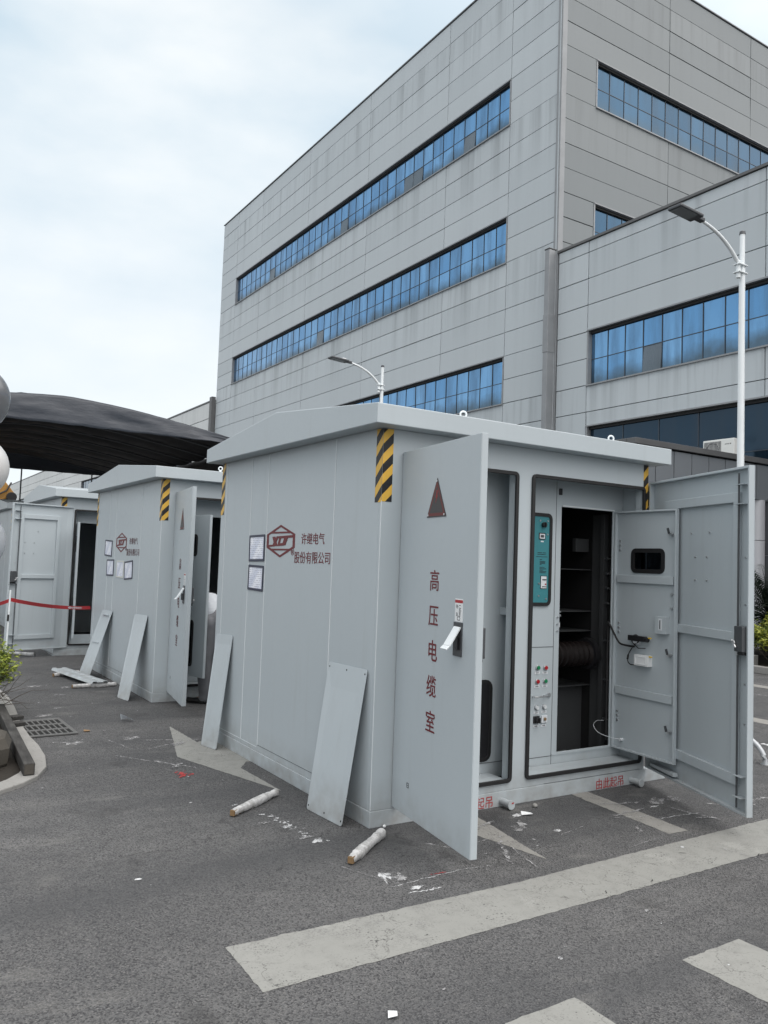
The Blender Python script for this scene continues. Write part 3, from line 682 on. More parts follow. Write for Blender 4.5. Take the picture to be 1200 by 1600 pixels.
def inner_door(root, M, wd, zb, zt, upper_win, tall_win, hardware=True, name='inner_door', tint=PAINT):
    def mp(mb): mb.v = [tuple(M @ Vector(p)) for p in mb.v]; return mb
    T = .03
    holes = []
    if upper_win: holes.append(upper_win)
    if tall_win: holes.append(tall_win)
    d = MB(); d.plate([0, wd], [zb, zt], holes, lambda u, v, w: (u, -T + w, v), .004, tint)
    for bx in ((0, .014, zb, zt), (wd - .014, wd, zb, zt)): d.box(bx[0], bx[1], -T + .004, 0, bx[2], bx[3], tint)
    for z0 in (zb, zt - .014): d.box(.014, wd - .014, -T + .004, 0, z0, z0 + .014, tint)
    door = mp(d).build(name, root, .002)
    for z in (zb + .45, zb + 1.31): s = MB(); s.box(.03, wd - .03, -T + .004, -.006, z - .03, z + .03, tint); mp(s).build('stiffener', door, .003)
    for h in holes:
        r = MB(); frame_ring(r, h[0] - .022, h[1] + .022, h[2] - .022, h[3] + .022, .045, .032, (0, -T - .004, 0), (1, 0, 0), (0, 0, 1), (0, 1, 0), .016, BLACK)
        w_ = mp(r).build('window', door)
        r = MB(); r.box(h[0] - .005, h[1] + .005, -T + .0005, -T + .003, h[2] - .005, h[3] + .005, TINT); mp(r).build('pane', w_)
    if hardware:
        for z in (zb + .22, zb + .77, zb + 1.65):
            l = MB(); l.cyl((wd - .05, -T + .004, z), (wd - .05, .012, z), .012, STEEL, 10); l.obox((wd - .06, .014, z + .025), (0, 1, 0), (1, 0, .35), (-.35, 0, 1), .003, .009, .021, DGREY); mp(l).build('latch', door)
        for z in (zb + .25, zb + .93, zb + 1.57):
            for q in (-.035, 0, .035): b = MB(); b.cyl((.045, -T + .004, z + q), (.045, -T + .014, z + q), .008, STEEL, 8); mp(b).build('bolt_head', door)
        for z in (zb + 1.11, zb + 1.21): b = MB(); b.cyl((wd - .05, -T + .004, z), (wd - .05, -T + .016, z), .010, STEEL, 8); mp(b).build('bolt_head', door)
        k = MB(); k.box(.445, .545, -T + .004, .018, zb + .92, zb + 1.045, PAINT); k.box(.478, .512, .0182, .0194, zb + .945, zb + 1.03, PLATE); k.box(.492, .498, .0195, .024, zb + .955, zb + 1.02, DGREY); mp(k).build('latch_cover', door, .003)
        # lamp socket with cable
        c = MB(); c.ring((.245, .006, zb + .855), (0, 1, .15), .034, .005, BLACKG); c.box(.225, .27, -T + .004, .014, zb + .82, zb + .87, PLATE)
        c.box(.19, .345, -.012, .030, zb + .845, zb + .885, BLACKG); c.cyl((.345, .010, zb + .862), (.375, .010, zb + .862), .018, BLACKG, 10); c.box(.375, .40, .0, .012, zb + .872, zb + .882, YTAG); c.tube([(.23, .02, zb + .83), (.30, .03, zb + .795), (.36, .02, zb + .80)], .004, BLACKG, 6)
        mp(c).build('lamp_socket', door, .002)
        c = MB(); c.box(.25, .385, -T + .004, .024, zb + .665, zb + .745, WHITE); frame_ring(c, .262, .372, zb + .675, zb + .735, .006, .006, (0, .0241, 0), (1, 0, 0), (0, 0, 1), (0, 1, 0), .003, WHITE); c.box(.385, .41, .0, .012, zb + .735, zb + .745, YTAG); mp(c).build('junction_box', door, .004)
        c = MB(); c.tube(curve([(-.03, .02, zb + .05), (-.03, .02, zb + .5), (-.03, .02, zb + .92), (-.015, .03, zb + .955), (.01, .03, zb + .935), (.075, .02, zb + .835), (.12, .015, zb + .805), (.24, .012, zb + .80)]), .008, BLACK, 8)
        c.tube(curve([(.235, .02, zb + .80), (.20, .028, zb + .74), (.185, .02, zb + .69), (.21, .02, zb + .665), (.255, .02, zb + .665)]), .004, BLACK, 6); c.cyl((.195, .026, zb + .735), (.187, .024, zb + .70), .008, BLACK, 8)
        mp(c).build('cable', door, 0, True)
        c = MB(); c.tube(curve([(-.03, .05, zb + .20), (-.10, .05, zb + .185), (-.125, .06, zb + .145), (-.07, .06, zb + .10), (.03, .03, zb + .08), (.10, -.02, zb + .075)]), .0024, PLATE, 6); c.cyl((.10, -T + .004, zb + .075), (.10, .004, zb + .075), .012, PLATE, 8); mp(c).build('earth_strap', door, 0, True)
    return door

def make_cabinet(x0, y0, L, label, logo_shift=0.0, a1=0.0, a2=0.0, inner1=0.0, inner2=0.0, words='高压电缆室', lettm=REDT, full=True):
    root = empty('substation_cabinet', (x0, y0, 0), label, 'cabinet', CABG)
    PX = lambda u, v, w: (u, w, v)
    OP1, OP2 = (.20, 1.10, .165, 2.25), (1.25, 2.405, .165, 2.25)
    b = MB()          # base skid
    b.box(-.004, CW + .004, -.004, .09, 0, .10, PAINT); b.box(-.004, CW + .004, L - .09, L + .004, 0, .10, PAINT)
    b.box(-.004, .09, .09, L - .09, 0, .10, PAINT); b.box(CW - .09, CW + .004, .09, L - .09, 0, .10, PAINT); b.box(.09, CW - .09, .09, L - .09, .06, .10, DARKIN)
    b.box(CW + .004, CW + .25, .0, .06, 0, .10, PAINT)
    base = b.build('base_frame', root, .004)
    if full:
        for t_ in ((.66, '由此起吊'), (1.93, '由此起吊')):
            text_mesh(t_[1], .083, REDL, (t_[0], -.0052, .012), (1, 0, 0), (0, 0, 1), 'lettering', base, .92, th=.0008)
        for lx in (1.035, 2.31):
            q = MB(); q.cyl((lx, -.004, .036), (lx, -.10, .036), .024, PAINT, 18); q.cyl((lx, -.10, .036), (lx, -.108, .036), .030, PAINT, 18)
            if lx < 2: q.obox((lx + .008, -.1085, .048), (1, 0, 0), (0, 1, 0), (.4, 0, 1), .009, .0006, .006, REDL)
            q.build('lifting_lug', base, .003, True)
    w = MB()
    w.plate([0, CW], [.10, 2.44], [OP1, OP2], PX, .03, PAINT)
    w.box(0, .03, .03, L, .10, 2.44, PAINT); w.box(CW - .03, CW, .03, L, .10, 2.44, PAINT); w.box(.03, CW - .03, L - .03, L, .10, 2.44, PAINT)
    w.build('wall', root, .004)
    sc = (L - 2.7)
    for yy, z0, z1 in ((.595 + logo_shift * .9, .16, 2.43), (1.685 + logo_shift * 1.3, .15, 2.43), (2.02 + sc * .8, .14, 2.43), (2.575 + sc, .13, 2.43)):
        sm = MB(); sm.box(-.0028, -.0002, yy - .0032, yy + .0032, z0, z1, BEAD); sm.build('seam_sealant', root)
    sm = MB(); sm.box(-.0022, -.0002, .60 + logo_shift * .9, 1.682 + logo_shift * 1.3, .150, .1525, JOINT); sm.build('seam_joint', root); sm = MB(); sm.box(-.002, -.0002, 1.70 + logo_shift * 1.3, 2.57 + sc, .132, .1345, BEAD); sm.build('seam_sealant', root)
    sm = MB(); sm.box(-.0012, .0025, -.0012, .0025, .105, 1.985, BEAD); sm.build('seam_sealant', root)
    sm = MB(); sm.box(1.42, 2.40, -.002, -.0002, .1045, .1065, JOINT); sm.build('seam_joint', root)
    # roof: gabled cap with deep fascia
    of, ob, ol, or_ = .13, .08, .13, .11
    rf = MB(); rf.prism([(-of, 2.44), (L + ob, 2.44), (L + ob, 2.562), (L * .5 - .02, 2.702), (-of, 2.562)], (-ol, 0, 0), (0, 1, 0), (0, 0, 1), (1, 0, 0), CW + ol + or_, PAINT)
    roof = rf.build('roof', root, .005)
    for ex, ey in ((.68, .08), (2.12, .08), (.68, L - .15), (2.12, L - .15)):
        q = MB(); zz = 2.562 + .14 * (ey + of) / (L * .5 + .11) if ey < 1 else 2.562 + .14 * (L + ob - ey) / (L * .5 + .1)
        q.cyl((ex, ey, zz - .005), (ex, ey, zz + .016), .014, WHITEP, 10); q.ring((ex, ey, zz + .038), (.45, 1, 0), .021, .0065, WHITEP); q.build('eyebolt', roof, 0, True)
    # hazard tape on the corners
    for bx in ((.001, .075, -.0016, -.0004), (CW - .055, CW - .001, -.0016, -.0004)):
        q = MB(); q.box(bx[0], bx[1], bx[2], bx[3], 1.98, 2.436, HAZ); q.build('hazard_tape', root)
    for by in ((.001, .075), (L - .075, L - .001)):
        q = MB(); q.box(-.0016, -.0004, by[0], by[1], 1.975, 2.436, HAZ); q.build('hazard_tape', root)
    # rubber gaskets round both openings
    for o_ in (OP1, OP2):
        q = MB(); frame_ring(q, o_[0] - .012, o_[1] + .012, o_[2] - .012, o_[3] + .012, .035, .026, (0, -.0003, 0), (1, 0, 0), (0, 0, 1), (0, -1, 0), .018, BLACK); q.build('gasket', root, .003)
    # emblem and company lettering on the long side
    lc = 1.425 + logo_shift
    e = MB(); emblem(e, None, .5, .25, lambda u, v, d: (-.0003 - d, lc + .25 - u * .5, 1.613 + v * .25), REDT); e.build('emblem', root, recalc=True)
    lm = lettm
    text_mesh('许继电气', .088, lm, (-.0014, 1.075 + logo_shift * .9, 1.720), (0, -1, 0), (0, 0, 1), 'lettering', root, 1.03, th=.0008)
    text_mesh('股份有限公司', .092, lm, (-.0014, 1.178 + logo_shift * .9, 1.584), (0, -1, 0), (0, 0, 1), 'lettering', root, 1.02, th=.0008)
    text_mesh('®', .07, lm, (-.0014, 1.235 + logo_shift * .9, 1.632), (0, -1, 0), (0, 0, 1), 'lettering', root, 1.0, th=.0008)
    # ---- inside
    i_ = MB()
    for o_ in (OP1, OP2):       # folded return of the openings
        for u0 in (o_[0] - .006, o_[1]): i_.box(u0, u0 + .006, .0302, .075, o_[2], o_[3], PAINT)
        i_.box(o_[0], o_[1], .0302, .215, o_[2] - .006, o_[2] - .0005, PAINT)
        i_.box(o_[0], o_[1], .0302, .075, o_[3] + .0005, o_[3] + .006, PAINT)
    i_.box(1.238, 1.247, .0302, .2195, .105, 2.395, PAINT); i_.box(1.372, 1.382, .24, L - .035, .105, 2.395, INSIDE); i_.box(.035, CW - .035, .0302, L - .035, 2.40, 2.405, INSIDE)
    i_.build('inner_lining', root, .002)
    # compartment 1: partition frame with its inner door
    f = MB(); f.plate([.035, 1.237], [.13, 2.395], [(.30, .98, .30, 2.06)] if inner1 else [], lambda u, v, w_: (u, .22 + w_, v), .012, PAINT); f.build('partition', root, .002)
    if inner1: inner_door(root, door_matrix(.31, .218, inner1, 'L'), .66, .30, 2.05, (.16, .40, 1.62, 1.82), (.18, .40, .42, .88), False)
    else:
        q = MB(); frame_ring(q, .80, 1.115, .245, .81, .06, .028, (0, .2195, 0), (1, 0, 0), (0, 0, 1), (0, -1, 0), .010, BLACK); q.box(.822, 1.093, .213, .2185, .27, .785, BLACKG); q.build('inspection_window', root, .002)
        q = MB(); q.box(1.165, 1.230, .13, .2195, 1.265, 1.315, PAINT); q.build('latch_bracket', root, .003)
        q = MB(); q.box(.04, 1.23, .2165, .2195, .232, .236, JOINT); q.build('panel_joint', root)
    if not full: 
        build_door(root, door_matrix(.19, -.012, a1, 'L'), .95, .12, 2.295, 'L', words, lettm, False, a1 > 0)
        build_door(root, door_matrix(CW - .004, -.012, a2, 'R'), 1.225, .12, 2.295, 'R', '', lettm, False, False)
        # dark equipment room behind
        return root
    # compartment 2: control panel, post, doorway and inner door
    f = MB(); f.plate([1.248, 2.428], [.105, 2.395], [(1.755, 2.318, .245, 2.072)], lambda u, v, w_: (u, .22 + w_, v), .014, PAINT); f.build('inner_frame', root, .003)
    j = MB(); j.box(1.696, 1.699, .2178, .2198, .16, 2.39, JOINT); j.box(1.25, 1.695, .2178, .2198, 1.022, 1.026, JOINT); j.box(1.25, 1.695, .2178, .2198, .222, .226, JOINT)
    j.box(1.755, 2.318, .206, .2195, 2.074, 2.084, BEAD); j.box(1.700, 2.428, .2150, .2195, .226, .238, PAINT); j.build('frame_trim', root)
    # teal mimic panel
    t_ = MB(); frame_ring(t_, 1.395, 1.652, 1.325, 2.012, .045, .026, (0, .2197, 0), (1, 0, 0), (0, 0, 1), (0, -1, 0), .012, BLACK); mp_ = t_.build('mimic_panel', root)
    q = MB(); q.box(1.42, 1.627, .2135, .2192, 1.35, 1.987, TEAL); q.build('teal_face', mp_)
    q = MB(); q.cyl((1.562, .2134, 1.925), (1.562, .190, 1.925), .020, BLACKG, 14); q.box(1.557, 1.567, .180, .1899, 1.907, 1.943, BLACKG); q.build('rotary_switch', mp_, .002)
    q = MB(); q.box(1.52, 1.585, .2115, .2133, 1.815, 1.865, BLACKG); frame_ring(q, 1.527, 1.578, 1.822, 1.858, .004, .008, (0, .2113, 0), (1, 0, 0), (0, 0, 1), (0, -1, 0), .002, PLATE); q.box(1.54, 1.566, .2095, .2112, 1.832, 1.852, DGREY); q.box(1.54, 1.57, .2122, .2133, 1.797, 1.806, PLATE); q.build('counter_display', mp_)
    q = MB(); q.box(1.545, 1.608, .2112, .2133, 1.452, 1.548, BLACKG); q.box(1.549, 1.604, .2098, .2111, 1.456, 1.544, PLATE); q.box(1.562, 1.60, .207, .2097, 1.515, 1.523, INK); q.cyl((1.593, .2096, 1.486), (1.593, .206, 1.486), .006, REDB, 8); q.box(1.56, 1.60, .2092, .2097, 1.464, 1.470, INK); q.build('selector_unit', mp_)
    q = MB()
    for r_ in range(2): 
        for c_ in range(14):
            if random.random() < .85: q.box(1.505 + c_ * .0065, 1.505 + c_ * .0065 + .005, .2125, .2133, 1.715 - r_ * .012, 1.720 - r_ * .012, INK)
    for c_ in range(18): q.box(1.50 + c_ * .0062, 1.50 + c_ * .0062 + .0045, .2125, .2133, 1.686, 1.690, INK)
    for z_, n_ in ((1.665, 4), (1.652, 9), (1.644, 9), (1.636, 9), (1.628, 3), (1.608, 8), (1.597, 11), (1.587, 6), (1.577, 11), (1.568, 10)):
        for c_ in range(n_): q.box(1.535 + c_ * .0062, 1.535 + c_ * .0062 + .0045, .2125, .2133, z_, z_ + .005, INK)
    q.build('printed_text', mp_)
    for u_, z_ in ((1.53, 1.955), (1.608, 1.955), (1.606, 1.855), (1.604, 1.378), (1.53, 1.40), (1.53, 1.49)): q = MB(); q.cyl((u_, .2134, z_), (u_, .209, z_), .007, STEEL, 8); q.build('screw', mp_)
    # push buttons
    for u_, z_, m_ in ((1.542, .875, GREENB), (1.618, .872, REDB), (1.540, .775, REDB), (1.618, .775, GREENB), (1.540, .585, WHITEB), (1.616, .587, WHITEB)):
        q = MB(); q.cyl((u_, .2196, z_), (u_, .208, z_), .0185, STEEL, 16); q.cyl((u_, .208, z_), (u_, .200, z_), .0145, m_, 16)
        bt = q.build('push_button', root, .0015, True)
        q = MB(); q.box(u_ - .026, u_ + .026, .2172, .2196, z_ - .047, z_ - .028, PLATE); q.box(u_ - .014, u_ + .014, .2166, .2171, z_ - .040, z_ - .036, INK); q.build('button_label', bt)
    for u_, m_ in ((1.540, BLACKG), (1.616, ENDGRAIN)):
        q = MB(); q.box(u_ - .028, u_ + .028, .208, .2196, .472, .525, m_ if m_ is BLACKG else PLATE)
        if m_ is BLACKG: q.cyl((u_, .208, .498), (u_, .185, .498), .020, BLACKG, 12); q.box(u_ - .005, u_ + .005, .172, .1849, .478, .518, BLACKG)
        else: q.cyl((u_, .208, .50), (u_, .198, .50), .012, ENDGRAIN, 10)
        sw = q.build('rotary_knob' if m_ is BLACKG else 'key_switch', root, .002); q = MB(); q.box(u_ - .026, u_ + .026, .2172, .2196, .443, .460, PLATE); q.box(u_ - .014, u_ + .014, .2166, .2171, .449, .453, INK); q.build('switch_label', sw)
    q = MB(); q.tube([(1.50, .2196, .668), (1.50, .185, .668), (1.515, .180, .668), (1.60, .180, .668), (1.615, .185, .668), (1.615, .2196, .668)], .0065, STEEL, 8); q.cyl((1.655, .2196, .672), (1.655, .205, .672), .016, STEEL, 12); q.build('pull_handle', root, 0, True)
    for z_ in (1.24, 1.19, 1.14): q = MB(); q.cyl((1.73, .2196, z_), (1.73, .211, z_), .007, STEEL, 8); q.build('screw', root)
    q = MB(); q.box(1.72, 1.745, .205, .2196, 2.16, 2.21, BLACKG); q.build('door_buffer', root, .003)
    q = MB(); q.box(1.756, 1.80, .25, .262, 1.245, 1.26, STEEL); q.build('door_catch', root); q = MB(); q.box(1.756, 1.80, .25, .262, 1.275, 1.285, STEEL); q.build('door_catch', root); q = MB(); q.box(1.756, 1.79, .25, .30, 1.165, 1.20, PLATE); q.build('door_catch', root)
    q = MB(); q.box(2.08, 2.28, .10, .17, 2.375, 2.398, BLACKG); q.box(2.12, 2.19, .09, .18, 2.365, 2.3745, DGREY); q.build('ceiling_lamp', root, .002)
    # equipment room on the right: dark lining, flange with bolts, shelves, ribbed bushing
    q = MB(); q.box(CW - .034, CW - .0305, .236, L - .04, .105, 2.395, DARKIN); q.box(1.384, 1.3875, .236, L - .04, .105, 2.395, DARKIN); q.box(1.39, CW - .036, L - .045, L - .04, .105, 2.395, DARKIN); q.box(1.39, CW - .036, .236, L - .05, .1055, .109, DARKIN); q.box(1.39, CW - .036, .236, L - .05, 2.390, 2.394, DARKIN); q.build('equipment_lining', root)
    q = MB(); q.box(CW - .085, CW - .035, .36, .40, .12, 2.06, SHELF); q.box(CW - .05, CW - .0345, .40, .52, .12, 2.06, SHELF); fl = q.build('flange_post', root, .002)
    for z_ in (.42, .73, 1.04, 1.34, 1.46, 1.58, 1.70): q = MB(); q.cyl((CW - .062, .36, z_), (CW - .062, .335, z_), .013, DGREY, 8); q.cyl((CW - .062, .336, z_), (CW - .062, .32, z_), .007, STEEL, 8); q.build('flange_bolt', fl)
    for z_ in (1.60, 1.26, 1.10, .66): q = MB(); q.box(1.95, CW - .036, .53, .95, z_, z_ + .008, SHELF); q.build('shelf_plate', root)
    q = MB(); q.box(2.0, CW - .036, .62, .63, .11, .655, SHELF); q.build('rib_plate', root)
    q = MB(); q.box(2.26, 2.41, .56, .60, 1.75, 1.86, SHELF); q.build('busbar_bracket', root, .002)
    q = MB(); q.box(1.40, 2.40, 1.5, 1.56, .9, .96, SHELF); q.build('cross_rail', root, .002)
    q = MB(); q.obox((2.05, .45, .14), (1, .2, 0), (-.2, 1, 0), (0, 0, 1), .09, .05, .03, SHELF); q.build('loose_bracket', root, .002)
    q = MB()
    path, rad = [], []
    for k_ in range(41): path.append((1.70 + .58 * k_ / 40, .46, .93)); rad.append(.088 + .012 * (1 if k_ % 4 < 2 else -1))
    q.tube(path, .09, COPPER, 22, True, rad); q.cyl((2.28, .46, .93), (2.33, .46, .93), .125, BLACKG, 22); q.build('ribbed_bushing', root, 0, True)
    build_door(root, door_matrix(.19, -.012, a1, 'L'), .955, .118, 2.297, 'L', words, lettm, True)
    build_door(root, door_matrix(CW - .006, -.014, a2, 'R'), 1.235, .118, 2.30, 'R', '', lettm, True, False)
    if inner2: inner_door(root, door_matrix(2.325, .214, inner2, 'R'), .615, .235, 2.072, (.185, .47, 1.615, 1.76), None, True)
    if a2: 
        q = MB(); q.obox((2.36, -.26, .165), (.37, .93, 0), (-.93, .37, 0), (0, 0, 1), .16, .02, .012, PAINT); q.build('door_stay', root, .002)
    return root

cab1 = make_cabinet(0, 0, 2.70, 'nearest grey substation cabinet, both front doors open, red characters down the left door', 0.0, R_(98.5), R_(68.5), 0.0, R_(86.5))
cab2 = make_cabinet(.041, 4.584, 3.0, 'second grey substation cabinet from the front, one door open in front of the bending worker', .19, R_(98.5), 0.0, R_(80), 0.0, lettm=DKLET)
cab3 = make_cabinet(-.17, 9.0, 2.8, 'third grey substation cabinet from the front, its swung-back door showing the framed inner side', .1, R_(164), 0.0, R_(100), 0.0, full=False, lettm=DKLET)
cab4 = make_cabinet(-.19, 14.03, 2.8, 'farthest grey substation cabinet, only a strip of roof and side showing behind the swung-out door', .1, 0.0, 0.0, 0.0, 0.0, full=False, lettm=DKLET)

# document frames stuck to the cabinet sides
def doc_frame(x, yc, zc, w, h, tilt, fm, label):
    r = empty('document_frame', (x, yc, zc), label, 'document frame', 'framed documents stuck on the cabinet sides'); r.rotation_euler = (tilt, 0, 0)
    b = MB(); frame_ring(b, -w / 2, w / 2, -h / 2, h / 2, .008, .019, (-.0005, 0, 0), (0, 1, 0), (0, 0, 1), (-1, 0, 0), .006, fm); b.build('frame', r, .0015)
    b = MB(); b.box(-.0035, -.0005, -w / 2 + .008, w / 2 - .008, -h / 2 + .008, h / 2 - .008, PAPER); b.build('paper', r)
doc_frame(0, 1.861, 1.683, .305, .215, R_(-1.2), NAVY, 'upper of the two navy framed papers left of the red emblem on the nearest cabinet')
doc_frame(0, 1.860, 1.443, .300, .205, R_(.8), NAVY, 'lower of the two navy framed papers on the nearest cabinet, its sheet crumpled')
doc_frame(.041, 6.83, 1.665, .37, .215, R_(2), NAVY, 'topmost navy framed paper left of the emblem on the second cabinet')
doc_frame(.041, 6.69, 1.41, .36, .215, R_(-1), NAVY, 'navy framed paper directly below the topmost one on the second cabinet')
doc_frame(.041, 6.19, 1.402, .34, .215, R_(0), PALEFR, 'pale framed paper below the emblem on the second cabinet')
doc_frame(.041, 5.80, 1.400, .36, .225, R_(-4), NAVY, 'tilted navy framed paper under the lettering on the second cabinet')

# ================================================================ LOOSE PANELS
def sheet(name, pts, t, label, cat, group, holes=(), ribs=()):
    r = empty(name, pts[0], label, cat, group); o0 = Vector(pts[0])
    P = [Vector(p) - o0 for p in pts]
    u, v = (P[1] - P[0]), (P[3] - P[0])
    # rounded corners
    def at(a, b): return P[0].lerp(P[1], a).lerp(P[3].lerp(P[2], a), b)
    rr = []
    ru, rv = .018 / u.length, .018 / v.length
    for (a, b, a0) in ((1, 1, 0), (0, 1, 90), (0, 0, 180), (1, 0, 270)):
        ca, cb = (1 - ru if a else ru), (1 - rv if b else rv)
        for i in range(4):
            q = R_(a0 + 30 * i); rr.append(at(ca + ru * math.cos(q), cb + rv * math.sin(q)))
    b_ = MB(); b_.slab(rr, t, PAINT); b_.build('sheet', r, .001)
    n = u.cross(v).normalized()
    if holes:
        for a, b in holes: p = at(a, b); b_ = MB(); b_.cyl(p + n * .0006, p + n * (t - .0006), .006, HOLE, 8); b_.build('bolt_hole', r)
    for (a0, a1, bz) in ribs:
        b_ = MB(); p, q = at(a0, bz), at(a1, bz); s_ = (q - p)
        b_.obox((p + q) / 2 + n * (t + .012 if True else 0), s_, v, n, s_.length / 2, .006, .012, PAINT); b_.build('folded_edge', r, .001)
    return r
HG = 'grey sheet panels leaning on the cabinets'
hol = [(.04, .03), (.5, .03), (.96, .03), (.04, .97), (.5, .97), (.96, .97)]
sheet('leaning_panel', [(-.166, .505, .003), (-.012, .562, .932), (-.012, .070, .938), (-.140, .095, .003)][0:1] + [(-.140, .095, .003), (-.012, .070, .938), (-.012, .562, .932)], -.004, 'wide pale steel panel leaning by the front corner of the nearest cabinet', 'steel panel', HG, hol)
sheet('leaning_panel', [(-.166, 2.47, .003), (-.114, 2.255, .003), (-.008, 2.27, .942), (-.008, 2.642, .923)], -.004, 'steel panel leaning at the far end of the nearest cabinet, standing on the white arrow', 'steel panel', HG)
sheet('leaning_panel', [(-.215, 5.024, .003), (-.169, 4.747, .003), (.030, 4.876, .916), (.030, 5.389, .900)], -.004, 'plain steel panel leaning near the front corner of the second cabinet', 'steel panel', HG)
sheet('leaning_panel', [(-.247, 6.86, .003), (-.201, 6.489, .003), (.030, 6.41, .859), (.030, 6.915, .850)], -.004, 'leaning steel panel with two small folded ledges on the second cabinet', 'steel panel', HG, ribs=((.25, .85, .93), (.2, .8, .52)))
# bent sheet lying on two wrapped battens
r = empty('folded_sheet', (-.32, 6.40, .062), 'bent grey sheet lying across two wrapped battens by the second cabinet', 'steel panel')
A, Bv = Vector((-.12, .70, 0)), Vector((.09, -.64, 0)); prof = [(-.10, -.012), (-.088, .012), (-.045, .014), (-.03, .004), (.03, .004), (.045, .016), (.085, .016), (.10, -.014)]
d = (Bv - A).normalized(); q = Vector((-d.y, d.x, 0)) * -1
b = MB(); vs = [e + q * px_ * (1.0) + Vector((0, 0, pz)) for e in (A, Bv) for px_, pz in prof]; k = len(prof); b.add(vs, [(i, i + 1, k + i + 1, k + i) for i in range(k - 1)], PAINT)
o = b.build('sheet', r, recalc=False); md = o.modifiers.new('solid', 'SOLIDIFY'); md.thickness = .003

# ================================================================ WRAPPED BATTENS
def batten(a, b, w, label, seed):
    rnd = random.Random(seed); a, b = Vector(a), Vector(b); L_ = (b - a).length
    r = empty('wrapped_batten', (a.x, a.y, 0), label, 'wrapped batten', 'plastic wrapped wooden battens on the asphalt', math.atan2(b.y - a.y, b.x - a.x))
    m = MB(); n, K = 14, 26; vs = []
    for i in range(K + 1):
        t = i / K; bulge = 1 + .10 * math.sin(t * 9 + seed) + rnd.uniform(-.05, .05)
        if t < .13: bulge *= .80 + .9 * t
        if .86 < t < .92: bulge *= .80
        for j in range(n):
            q = 2 * math.pi * j / n; s_ = (abs(math.cos(q)) ** 4 + abs(math.sin(q)) ** 4) ** -.25
            rr = w * .5 * bulge * (s_ * .62 + .42) * (1 + rnd.uniform(-.05, .05))
            vs.append((L_ * (.015 + .97 * t), rr * math.cos(q), max(.001, w * .52 + rr * math.sin(q))))
    m.add(vs, [(i * n + j, i * n + (j + 1) % n, (i + 1) * n + (j + 1) % n, (i + 1) * n + j) for i in range(K) for j in range(n)] + [tuple(range(K * n, K * n + n))], WRAP)
    m.build('wrapping', r, 0, True)
    m = MB(); m.box(0.0, L_ * .5, -w * .33, w * .33, w * .14, w * .86, ENDGRAIN); m.build('wood_core', r, .003)
batten((-.654, .56, 0), (-.21, .864, 0), .048, 'long white wrapped batten lying left of the wide leaning panel', 3)
batten((-.398, -.456, 0), (-.01, -.159, 0), .050, 'scuffed wrapped batten in front of the nearest cabinet corner', 5)
batten((-.57, 6.78, 0), (-.16, 6.95, 0), .05, 'wrapped batten under the far end of the bent grey sheet', 8)
batten((-.54, 5.80, 0), (-.02, 5.83, 0), .05, 'wrapped batten under the near end of the bent grey sheet', 9)
batten((-.95, 9.55, 0), (-.42, 9.02, 0), .05, 'wrapped batten on the ground under the third cabinet door', 12)
r = empty('steel_rod', (-.47, 9.0, .02), 'thin pale rod lying propped against the third cabinet door', 'rod')
b = MB(); b.cyl((-.22, -.04, .26), (.30, .02, .006), .008, STEEL, 8); b.build('shaft', r, 0, True)


# litter
r = MB(); r.add([(0, 0, .004), (.05, .012, .012), (.11, -.10, .006), (.03, -.14, .05), (-.03, -.07, .075), (.045, -.06, .03)], [(0, 1, 5), (1, 2, 5), (2, 3, 5), (3, 4, 5), (4, 0, 5)], FILM)
o = r.build('plastic_bag', recalc=False); o.location = (-.50, 3.76, .002); tag(o, 'crumpled clear plastic film lying on the asphalt left of the white arrow', 'plastic film')
r = MB(); r.slab([(-1.006, -1.772, .006), (-.975, -1.785, .012), (-.955, -1.752, .007), (-.985, -1.738, .009)], .0015, WHITE); tag(r.build('paper_scrap'), 'small white paper scrap at the bottom of the picture near the crossing stripe', 'paper scrap')
r = MB(); r.ball((.088, -.03, .012), .011, WHITE, 10, 7, (1, .8, .9)); tag(r.build('foam_lump', smooth=True), 'white foam lump against the front corner of the nearest cabinet', 'foam lump')
r = MB(); r.ball((1.23, -.12, .014), .018, KERBM, 8, 6, (1.1, .9, .8)); tag(r.build('pebble', smooth=True), 'brownish pebble below the nearest cabinet between its lifting lugs', 'pebble')
r = MB(); r.slab([(1.02, -.22, .006), (1.09, -.25, .012), (1.11, -.21, .006), (1.05, -.18, .016)], .002, WHITE); tag(r.build('torn_wrapper'), 'torn white wrapper on the ground under the painted lifting lug', 'wrapper')
r = MB(); r.slab([(-.93, 3.36, .006), (-.88, 3.34, .01), (-.87, 3.39, .007), (-.92, 3.41, .012)], .002, ENDGRAIN); tag(r.build('card_scrap'), 'pinkish card scrap at the corner of the drain grate', 'card scrap')

# ================================================================ PLANTER CORNER, DRAIN, BEAM
outer = [(-2.9, 1.15), (-2.3, 1.36), (-1.824, 1.639), (-1.66, 1.78), (-1.55, 1.92), (-1.45, 2.16), (-1.40, 2.5), (-1.385, 2.88), (-1.395, 3.24), (-1.385, 3.6), (-1.36, 4.02), (-1.31, 4.7), (-1.285, 5.33), (-1.302, 5.83), (-1.45, 6.4), (-1.8, 6.8), (-2.6, 7.1)]
inner = [(-2.9, 1.30), (-2.34, 1.50), (-1.90, 1.76), (-1.755, 1.90), (-1.655, 2.05), (-1.585, 2.24), (-1.54, 2.55), (-1.52, 2.9), (-1.525, 3.24), (-1.51, 3.6), (-1.48, 4.02), (-1.43, 4.7), (-1.41, 5.30), (-1.43, 5.75), (-1.55, 6.28), (-1.88, 6.66), (-2.6, 6.95)]
b = MB(); n = len(outer)
vs = [(x, y_, z) for z in (0, .03) for (x, y_) in outer] + [(x, y_, z) for z in (0, .03) for (x, y_) in inner]
fs = []
